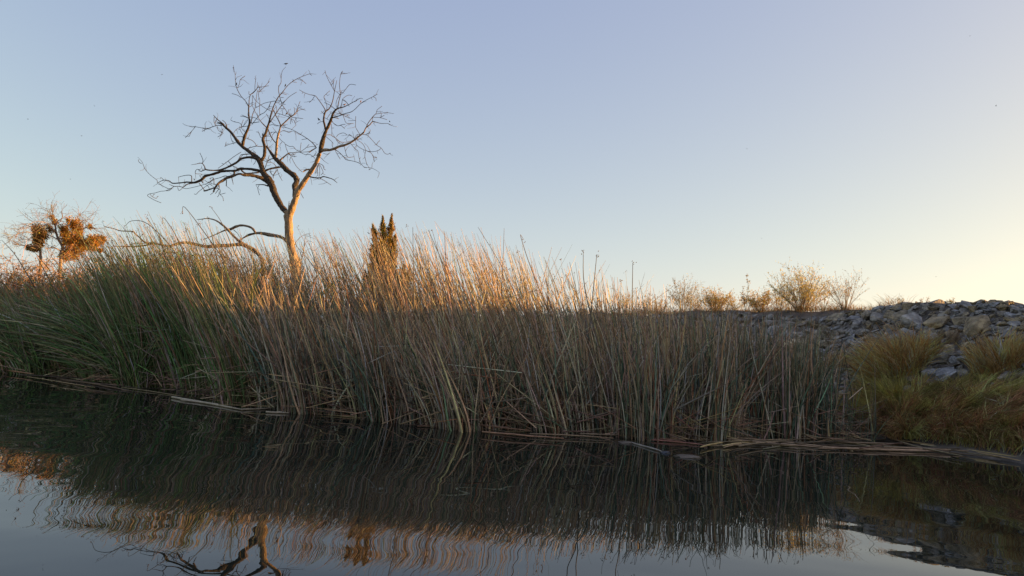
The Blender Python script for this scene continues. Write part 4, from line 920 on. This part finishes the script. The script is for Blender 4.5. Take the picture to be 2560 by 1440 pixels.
# golden trees with mistletoe far left
FY = 30.0
def old_tree(name, lines, clumps, label, seed, cat='tree'):
    rs = np.random.default_rng(seed)
    T0 = tr(7, lines[0]); b = at(T0[0, 0], T0[0, 1] + 40, FY); b.z = .3
    root = empty(name, b, label, cat)
    allW = []
    for k, pts in enumerate(lines):
        T = smooth_path(tr(7, pts), 3); dep = FY + np.linspace(0, rs.normal(0, 1.2) if k else 0, len(T))
        W = np.array([at(a, c, d) for (a, c, _), d in zip(T, dep)])
        if k == 0: W = np.vstack([np.array(b), W]); T = np.vstack([T[:1], T])
        g = Geo(); tube(g, W, np.maximum(T[:, 2], .8) * FY / PXF / 2, (.27, .20, .145), 6)
        child('trunk' if k == 0 else 'branch', g, M_twig, root)
        allW.append(W)
    g = Geo()
    for W in allW:
        P = W[None]
        S = side_twigs(P, 15, 0.62, rs, 5, .12, .35)
        strands(g, S, np.array([[.008, .007, .005, .004, .003]]), vary((.26, .20, .14), len(S), .2), 3)
        S2 = side_twigs(S, 3, .32, rs, 4, .05, .4)
        strands(g, S2, np.array([[.004, .004, .003, .0025]]), vary((.24, .18, .12), len(S2), .2), 3)
        k = rs.choice(len(S2), len(S2) // 2, replace=False)
        seeds(g, S2[k, -1], rs.uniform(.010, .022, len(k)), vary((.2, .12, .05), len(k), .3))
    o = child('twig', g, M_twig, root); o['kind'] = 'stuff'
    for (cx, cy, rx, ry, n_) in clumps:
        c0 = np.array(at(cx * .22222, 480 + cy * .22222, FY + rs.normal(0, .3)))
        n_ = int(n_ * 1.5)
        ax = np.array([rx, (rx + ry) / 2, ry]) * .22222 / PXF * FY
        ns = max(4, n_ // 45)
        sub = rs.normal(size=(ns, 3)); sub /= np.linalg.norm(sub, axis=1, keepdims=True); sub *= rs.random((ns, 1)) ** .5 * .85
        v = rs.normal(size=(n_, 3))
        c = c0 + (sub[rs.integers(0, ns, n_)] + v * .3) * ax
        v /= np.linalg.norm(v, axis=1, keepdims=True)
        g = Geo(); leaves(g, c, v + rs.normal(0, .6, (n_, 3)), rs.uniform(.05, .13, n_), .036, vary((.52, .26, .06), n_, .45, .12))
        child('mistletoe', g, M_leaf, root, False, 'stuff')
    return root
old_tree('mistletoe_tree', [[(682, 800, 36), (690, 690, 34), (705, 620, 32), (660, 540, 26), (635, 470, 22), (625, 390, 16), (650, 330, 10), (700, 290, 8), (690, 220, 5)], [(705, 620, 24), (740, 540, 20), (800, 480, 18), (840, 400, 14), (870, 300, 8), (900, 250, 5)],
  [(690, 690, 18), (780, 640, 18), (880, 590, 18), (980, 560, 16), (1080, 540, 12), (1160, 510, 6)], [(635, 470, 12), (560, 380, 9), (500, 340, 7), (400, 330, 5), (330, 370, 4)], [(660, 540, 14), (590, 500, 11), (520, 470, 8), (480, 400, 5)], [(800, 480, 10), (900, 430, 8), (1000, 390, 6), (1100, 420, 4)], [(620, 390, 8), (560, 290, 6), (520, 250, 4)], [(680, 660, 14), (600, 625, 10), (500, 640, 7)], [(840, 400, 8), (920, 330, 6), (990, 310, 4)], [(640, 350, 6), (600, 270, 5), (590, 200, 4)]],
 [(845, 370, 60, 62, 700), (880, 450, 40, 70, 450), (725, 440, 48, 72, 520), (740, 520, 50, 60, 420), (840, 560, 80, 80, 800), (930, 610, 110, 70, 950), (820, 680, 95, 80, 900), (1030, 560, 70, 62, 620), (1120, 540, 62, 50, 480), (760, 720, 70, 60, 500), (1040, 620, 60, 40, 350), (620, 340, 22, 26, 110), (585, 280, 22, 18, 80), (768, 310, 18, 24, 80), (570, 420, 30, 34, 160), (1130, 660, 22, 24, 90), (1010, 400, 14, 30, 60)],
 'golden lit tree with large clumps of mistletoe at the far left', 21)
old_tree('mistletoe_tree', [[(458, 830, 32), (455, 700, 28), (450, 600, 26), (440, 500, 20), (440, 400, 14), (420, 340, 6)], [(450, 560, 12), (380, 470, 10), (270, 450, 8), (180, 480, 5), (110, 530, 4)], [(440, 650, 12), (300, 610, 10), (140, 585, 6)], [(450, 480, 8), (400, 380, 6), (300, 400, 5), (200, 440, 4)], [(440, 430, 7), (500, 370, 6), (560, 380, 4)], [(445, 560, 7), (350, 540, 5), (250, 570, 4)]],
 [(450, 440, 62, 50, 620), (440, 520, 58, 70, 800), (480, 490, 44, 40, 300), (430, 590, 42, 48, 380), (345, 625, 40, 28, 200), (400, 645, 50, 22, 220), (390, 400, 30, 36, 140)],
 'slim golden tree with one mistletoe clump left of the larger mistletoe tree', 22)

# tangled shrubs behind the left reeds
def tangle(px, topy, wpx, Y, label, c, n=130, leaf_n=0, leaf_c=(.1, .07, .03), name='shrub'):
    b = at(px, 800, Y); b.z = float(land_z(b.x, b.y))
    Ht = at(px, topy, Y).z - b.z; w = wpx / PXF * Y
    root = empty(name, b, label, 'shrub')
    P = grow(b, n, Ht * 1.42, w, .8, 7, .28, .5)
    g = Geo(); strands(g, P, np.linspace(.011, .004, 7)[None] * rng.uniform(.7, 1.3, (n, 1)), vary(c, n, .25), 4)
    S = side_twigs(P, 7, .45, None, 5, .2, .35)
    strands(g, S, np.linspace(.006, .003, 5)[None], vary(c, len(S), .3), 3)
    child('stem', g, M_twig, root, True, 'stuff')
    if leaf_n:
        k = rng.integers(0, len(S), leaf_n * 100); f = rng.integers(0, 5, len(k))
        g = Geo(); leaves(g, S[k, f] + rng.normal(0, .03, (len(k), 3)), rng.normal(size=(len(k), 3)), rng.uniform(.04, .09, len(k)), .03, vary(leaf_c, len(k), .35, .1))
        child('foliage', g, M_leaf, root, False, 'stuff')
    return root
OR = (.46, .29, .16)
tangle(25, 632, 80, 18.6, 'tangled dry orange shrub at the left border behind the reeds', OR, 210, 16, (.34, .19, .07))
tangle(118, 622, 70, 18.8, 'tangled dry shrub straight below the slim mistletoe tree', OR, 190, 16, (.34, .19, .07))
tangle(205, 640, 70, 19.0, 'tangled dry shrub under the larger mistletoe tree', OR, 170, 14, (.34, .19, .07))
tangle(290, 672, 66, 19.0, 'low pale shrub right of the mistletoe trees', (.42, .29, .17), 150, 14, (.30, .2, .07))
tangle(405, 622, 62, 16.6, 'leafy shrub under the left part of the fallen limb', (.3, .2, .1), 140, 34, (.24, .16, .05))
tangle(530, 612, 62, 16.2, 'dark leafy shrub under the middle of the fallen limb', (.22, .15, .08), 140, 34, (.15, .12, .045))
# small bare sapling beside the trunk
q = at(752, 740, 22.0); q.z = .35
sap = empty('bare_sapling', q, 'small bare sapling right beside the dead tree trunk', 'sapling')
for pts in ([(560, 1420, 12), (560, 1250, 10), (590, 1120, 9), (605, 985, 5)], [(490, 1250, 8), (490, 1085, 7), (530, 1010, 6), (590, 965, 5), (665, 942, 3)], [(585, 1120, 6), (610, 1050, 5), (640, 1025, 4), (690, 1045, 3)], [(575, 1200, 6), (640, 1110, 5), (700, 1130, 5), (760, 1085, 4), (895, 1035, 3)], [(600, 970, 4), (660, 985, 3), (720, 1010, 3)]):
    T = smooth_path(tr(5, pts), 4); W = np.array([at(a, b, 22.0 + .001 * k) for k, (a, b, _) in enumerate(T)])
    g = Geo(); tube(g, W, np.maximum(T[:, 2], .8) * 22 / PXF / 2, (.28, .2, .14), 5); child('branch', g, M_twig, sap)

# ------------------------------------------------------------------ grass of the right bank
def tussock(px, py, wpx, hpx, label, n, cols, lean=(0, 0), droop=.35, skirt=0.0, depth_shift=0.0, name='grass_tussock', rw=.0052, fine=45, flatten=1.0):
    n = int(n * .95); cols = np.array(cols) * 1.1
    q = on_bank(px, py) or onwater(px, py)
    q = Vector((q.x, q.y + depth_shift, q.z))
    w, hh = wpx / PXF * q.y, hpx / PXF * q.y
    ang = rng.uniform(0, 6.28, n); rr = np.sqrt(rng.random(n))
    bx, by = q.x + np.cos(ang) * rr * w * .42, q.y + np.sin(ang) * rr * w * .42 * flatten
    bz = np.maximum(bank_z(bank_d(bx, by)), -0.02) - .03
    t = np.linspace(0, 1, 5)[None]
    h_ = hh * rng.uniform(.5, 1.08, n) * (1 - .25 * rr)
    o_ = w * .36 * rr * rng.uniform(.5, 1.3, n)
    nc = max(6, n // fine); ci = rng.integers(0, nc, n)
    ca, cr_ = rng.uniform(0, 6.28, nc), np.sqrt(rng.random(nc))
    ang, rr = ca[ci] + rng.normal(0, .10, n), np.clip(cr_[ci] + rng.normal(0, .05, n), 0, 1)
    bx, by = q.x + np.cos(ang) * rr * w * .42, q.y + np.sin(ang) * rr * w * .42 * flatten
    bz = np.maximum(bank_z(bank_d(bx, by)), -0.02) - .03
    h_ = hh * rng.uniform(.55, 1.0, n) * (1 - .25 * rr) * rng.uniform(.65, 1.15, nc)[ci]
    ang2 = ang + rng.normal(0, .7, nc)[ci] + rng.normal(0, .12, n)
    X = bx[:, None] + (np.cos(ang2) * o_)[:, None] * t ** 1.4 + (lean[0] + rng.normal(0, .2, nc)[ci])[:, None] * h_[:, None] * t ** 1.7 + np.cumsum(rng.normal(0, .03, (n, 5)), 1) * h_[:, None]
    Y = by[:, None] + (np.sin(ang2) * o_)[:, None] * t ** 1.4 * flatten + lean[1] * h_[:, None] * t ** 1.7 + np.cumsum(rng.normal(0, .02, (n, 5)), 1) * h_[:, None]
    dr = rng.uniform(0, droop * 2, n)[:, None]
    Z = bz[:, None] + h_[:, None] * (t * 1.12 - dr * t ** 2.6)
    Z = np.maximum(Z, 0.004)
    c = np.where((rng.random(n) < .85)[:, None], np.array(cols)[rng.integers(0, len(cols), nc)][ci], np.array(cols)[rng.integers(0, len(cols), n)]) * np.exp(rng.normal(-.03, .16, (n, 1))) * np.exp(rng.normal(0, .36, nc))[ci][:, None]
    c = np.clip(c, .01, .74)
    g = Geo(); strands(g, np.stack([X, Y, Z], 2), np.array([[1, 1, .8, .55, .2]]) * rw * rng.uniform(.55, 1.5, (n, 1)), c, 3)
    root = placed(name, g, M_grass, q)
    return tag(root, label, 'grass', 'grass clumps on the right bank')
GOLD, STRAW, OLIVE, LIME, BRN, RED = (.68, .41, .155), (.70, .52, .28), (.38, .315, .10), (.54, .465, .135), (.46, .275, .13), (.54, .26, .135)
GLOW = (.74, .43, .155)
tussock(2240, 922, 185, 104, 'large golden dry tussock standing against the rocks', 2300, [GLOW, GLOW, GOLD, STRAW], (-.10, 0), .28, fine=9, rw=.0062)
tussock(2492, 916, 125, 96, 'golden dry tussock below the pale rocks at the right', 1400, [GLOW, GLOW, STRAW, GOLD], (.04, 0), .2, fine=9, rw=.006)
tussock(2362, 866, 75, 66, 'small wiry straw weed growing among the rocks', 260, [STRAW, (.6, .45, .3)], (0, 0), .1, rw=.005)
tussock(2092, 932, 70, 78, 'dry brown tussock behind the right end of the reeds', 500, [GOLD, BRN, STRAW], (-.1, 0), .3, fine=9)
tussock(2225, 1008, 200, 88, 'green and gold mound of grass under the large dry tussock', 2600, [LIME, LIME, OLIVE, GOLD], (-.35, -.1), .5)
tussock(2180, 1078, 150, 92, 'rusty brown grass hanging to the water beside the last reeds', 1500, [BRN, RED, OLIVE, BRN], (-.2, -.1), .6, depth_shift=.42)
tussock(2330, 1072, 200, 104, 'brown grass mound above the dark boulder', 2700, [BRN, OLIVE, RED, GOLD], (.2, -.25), .65, depth_shift=.42)
tussock(2425, 1005, 240, 78, 'wide green grass mound swept to the right', 3200, [LIME, LIME, OLIVE, GOLD], (.75, -.15), .5)
tussock(2550, 1000, 190, 74, 'green grass at the right border below the rocks', 2200, [LIME, LIME, GOLD, STRAW], (.6, -.1), .5)
tussock(2470, 1075, 230, 112, 'reddish grass drooping over the floating mat', 3400, [RED, RED, BRN, GOLD, OLIVE], (.7, -.3), .7, depth_shift=.42)
tussock(2590, 1085, 220, 116, 'reddish brown grass drooping at the right border', 2600, [RED, BRN, BRN, OLIVE], (.5, -.3), .7, depth_shift=.42)
# thin dry grass between the stones
g = Geo(); n = 4200
s_, d_ = rng.uniform(-5, 8, n), rng.uniform(1.6, 4.2, n)
cl = rng.integers(0, 200, n); cs, cdv = rng.uniform(-5, 8, 200), rng.beta(1.6, 1.2, 200) * 3.6 + .5
s_, d_ = cs[cl] + rng.normal(0, .12, n), cdv[cl] + rng.normal(0, .1, n)
B = np.array([bank_point(a, b) for a, b in zip(s_, d_)])
hh = rng.uniform(.08, .34, n)[:, None]; t = np.linspace(0, 1, 4)[None]
dx = rng.normal(-.15, .55, (n, 1)); dy = rng.normal(-.1, .4, (n, 1))
strands(g, np.stack([B[:, :1] + dx * hh * t ** 1.5, B[:, 1:2] + dy * hh * t ** 1.5, B[:, 2:] + hh * (t - .3 * t ** 3)], 2), np.array([[1, .9, .6, .2]]) * .0035, vary((.30, .21, .11), n, .3, .1), 3)
o = link('dry_grass', g.mesh('dry_grass'), M_grass); tag(o, 'sparse dry grass growing between the embankment rocks', 'grass', None, 'stuff')
# low cover on the lower bank
g = Geo(); n = 5000
s_, d_ = rng.uniform(-6, 3, n), rng.uniform(3.5, 4.2, n)
B = np.stack([C0[0] + TD[0] * s_ + ND[0] * d_, C0[1] + TD[1] * s_ + ND[1] * d_, bank_z(d_) - .03], 1)
hh = rng.uniform(.12, .42, n)[:, None]
dx = rng.normal(.05, .5, (n, 1)); dy = rng.normal(-.3, .4, (n, 1))
cc = np.clip(np.array([OLIVE, BRN, LIME, STRAW, GOLD])[rng.integers(0, 5, n)] * np.exp(rng.normal(.1, .3, (n, 1))), .02, .66)
strands(g, np.stack([B[:, :1] + dx * hh * t ** 1.5, B[:, 1:2] + dy * hh * t ** 1.5, np.maximum(B[:, 2:] + hh * (t - .45 * t ** 3), .004)], 2), np.array([[1, .9, .6, .2]]) * .006, cc, 3)
o = link('bank_grass', g.mesh('bank_grass'), M_grass); tag(o, 'low green and brown grass covering the foot of the right bank', 'grass', None, 'stuff')

# dark boulder at the waterline
bm = bmesh.new()
bmesh.ops.create_icosphere(bm, subdivisions=4, radius=1)
for v in bm.verts:
    c = v.co
    k = 1 + .10 * math.sin(c.x * 3.1 + 1) * math.cos(c.y * 2.7) + .06 * math.sin(c.z * 6 + c.x * 5) + .03 * math.sin(c.y * 11 + c.x * 9)
    v.co = Vector((c.x * k * .31, c.y * k * .22, c.z * k * .20))
for f in bm.faces: f.smooth = True
me = bpy.data.meshes.new('boulder'); bm.to_mesh(me); bm.free()
q = onwater(2218, 1094); o = link('boulder', me, M_wet, None, (q.x, q.y - .42, .12)); tag(o, 'dark rounded wet boulder at the waterline under the grassy bank', 'boulder')
for (x, y, w, lab) in ((1567, 1108, .11, 'flat pale leaf scrap floating left of the drifting stem'), (1722, 1143, .16, 'pale scrap of foam and plant bits floating right of the drifting stem'), (1664, 1133, .06, 'small dark lump floating at the end of the drifting stem')):
    bm = bmesh.new(); bmesh.ops.create_icosphere(bm, subdivisions=2, radius=1)
    for v in bm.verts:
        v.co = Vector((v.co.x * w * (1 + .25 * math.sin(v.co.y * 7 + x)), v.co.y * w * .55 * (1 + .3 * math.sin(v.co.x * 9)), v.co.z * .018 + .006 * math.sin(v.co.x * 12)))
    me = bpy.data.meshes.new('plant_scrap'); bm.to_mesh(me); bm.free()
    q = onwater(x, y); o = link('plant_scrap', me, M_wet if 'dark' in lab else M_soil, None, (q.x, q.y, .004)); tag(o, lab, 'plant scrap', 'scraps floating on the open water')

# ------------------------------------------------------------------ birds
def bird_mesh(tint, belly, wings=None):
    """spine rings from tail to beak; head, folded wings, legs; one mesh. length about 1"""
    g = Geo()
    sp = [(-.62, -.02, .035, .012), (-.38, .0, .06, .02), (-.22, .02, .10, .09), (-.05, .03, .145, .15), (.12, .06, .14, .15), (.24, .11, .10, .11), (.33, .155, .092, .095), (.41, .165, .075, .075), (.47, .155, .03, .028), (.55, .145, .006, .006)]
    S = 10; a = np.arange(S) * 2 * math.pi / S
    V = np.array([[(x, math.cos(q) * w, z + math.sin(q) * h_) for q in a] for x, z, w, h_ in sp])
    C = np.array([[belly if math.sin(q) < -.3 and -.3 < x < .35 else tint for q in a] for x, *_ in sp])
    idx = np.arange(len(sp) * S).reshape(len(sp), S); n_ = np.roll(idx, -1, 1)
    Q = np.stack([idx[:-1], n_[:-1], n_[1:], idx[1:]], -1).reshape(-1, 4)
    T = [(idx[0, 0], idx[0, j + 1], idx[0, j]) for j in range(1, S - 1)]
    g.add(V.reshape(-1, 3), Q, T, C.reshape(-1, 3))
    dk = np.array(tint) * .75
    for s in (-1, 1):
        if wings is None:
            W = np.array([(.2, s * .11, .13), (.05, s * .155, .10), (-.2, s * .12, .05), (-.5, s * .04, .0), (-.2, s * .09, .12), (.05, s * .12, .17)])
            W2 = W + np.array([0, s * .02, .0])
            g.add(np.vstack([W, W2]), [(0, 1, 4, 5), (1, 2, 3, 4), (6, 11, 10, 7), (7, 10, 9, 8)], None, dk)
            L = np.array([[(0.02, s * .05, -.1), (.04, s * .055, -.2), (.03, s * .06, -.27)]]); strands(g, L, np.array([[.018, .014, .014]]), (.05, .04, .035), 4)
            L = np.array([[(-.04, s * .06, -.27), (.03, s * .06, -.27), (.10, s * .06, -.265)]]); strands(g, L, np.array([[.01, .013, .008]]), (.05, .04, .035), 4)
        else:
            u = wings
            W = np.array([(.16, s * .08, .1), (.2, s * .4, .1 + .4 * u), (.06, s * .95, .1 + .75 * u), (-.08, s * .5, .1 + .42 * u), (-.16, s * .08, .08)])
            W = np.vstack([W, W - np.array([0, 0, .025])])
            g.add(W, [(0, 1, 3, 4), (5, 9, 8, 6), (0, 5, 6, 1)], [(1, 2, 3), (6, 8, 7)], dk)
    return g
DARK, DULL = (.022, .02, .02), (.20, .12, .08)
PERCH = [  # px, py of the middle, length px, heading (0 right, pi left), body tilt, tint, label
 (714.6, 160, 13, 0.2, .1, DARK, 'dark bird perched on the topmost twig of the dead tree'), (591, 211, 12, .6, 1.05, DARK, 'dark bird clinging upright high on the left of the dead tree'), (713.7, 214, 11, .8, 1.15, DARK, 'dark upright bird just below the topmost bird'),
 (717, 284, 13, .5, .9, (.05, .04, .035), 'plump dark bird beside the starburst of twigs'), (797, 299, 14, 2.7, .5, DARK, 'dark bird at the left of the right hand crown'), (861, 262, 12, .2, .25, DULL, 'brown bird sitting level in the right hand crown, warmly lit'),
 (902, 254, 10, .9, 1.1, DULL, 'small upright brown bird on the right hand upper branch'), (974, 304, 8, 2.6, .6, DARK, 'tiny dark bird near the right hand end of the long bough'), (684, 278, 9, .5, .9, DULL, 'small brown bird in the middle of the left crown'), (485.5, 449, 9, 2.6, .7, DARK, 'small dark bird on the long left horizontal limb')]
for (x, y, ln, hd, tilt, tint, lab) in PERCH:
    kn = nearest(x, y + 4); d = kn[2]
    g = bird_mesh(tint, np.array(tint) * (1.9 if tint is DULL else 1.3))
    L = ln / PXF * d * .85
    o = link('bird', g.mesh('bird'), M_bird, None, at(x, y, d))
    o.scale = (L, L, L); o.rotation_euler = (0, -tilt, hd)
    tag(o, lab, 'bird', 'birds perched in the dead tree')
FLY = [(70, 298, 6, 'flying speck of a bird farthest left in the sky'), (204, 340, 6, 'flying bird speck low left of the dead tree, lower of two'), (236, 265, 5, 'flying bird speck left of the dead tree, upper of two'), (176, 448, 4, 'flying bird speck above the mistletoe trees'), (405, 187, 5, 'flying bird speck left of the dead tree crown and above it'),
       (1867, 372, 5, 'flying bird speck in the empty middle of the right sky'), (1904, 596, 5, 'flying bird speck above the largest crest bush'), (2490, 265, 6, 'flying bird speck near the right border of the sky'), (2425, 90, 4, 'flying bird speck highest in the right sky'), (2340, 692, 4, 'flying bird speck just above the rocky skyline')]
for k, (x, y, w, lab) in enumerate(FLY):
    Yf = 70 + 6 * (k % 4)
    g = bird_mesh(DARK, DARK, .25 + .3 * ((k * 37) % 5) / 5)
    L = w / PXF * Yf / 1.5
    o = link('bird', g.mesh('bird'), M_bird, None, at(x, y, Yf))
    o.scale = (L, L, L); o.rotation_euler = (.2, -.1, (k * 1.3) % 6.28)
    tag(o, lab, 'bird', 'birds flying in the sky')

# labels that several stems still share are told apart by their order from left to right
ORD = ['leftmost', 'second', 'third', 'fourth', 'fifth', 'sixth', 'seventh', 'eighth', 'ninth', 'tenth', 'eleventh', 'twelfth']
NUM = {2: 'two', 3: 'three', 4: 'four', 5: 'five', 6: 'six', 7: 'seven', 8: 'eight', 9: 'nine', 10: 'ten', 11: 'eleven', 12: 'twelve'}
same = {}
for o in COL.objects:
    if o.parent is None and o.name.split('.')[0] in ('reed', 'floating_stem'): same.setdefault(o['label'], []).append(o)
for lab, obs in same.items():
    if 1 < len(obs) <= 12:
        obs.sort(key=lambda o: float(to_px(np.array(o.location))[0]))
        for k, o in enumerate(obs):
            if len(lab.split()) <= 13:
                o['label'] = lab + (f", {('left' if k == 0 else 'right')} of two" if len(obs) == 2 else f", {ORD[k]} of {NUM[len(obs)]}")
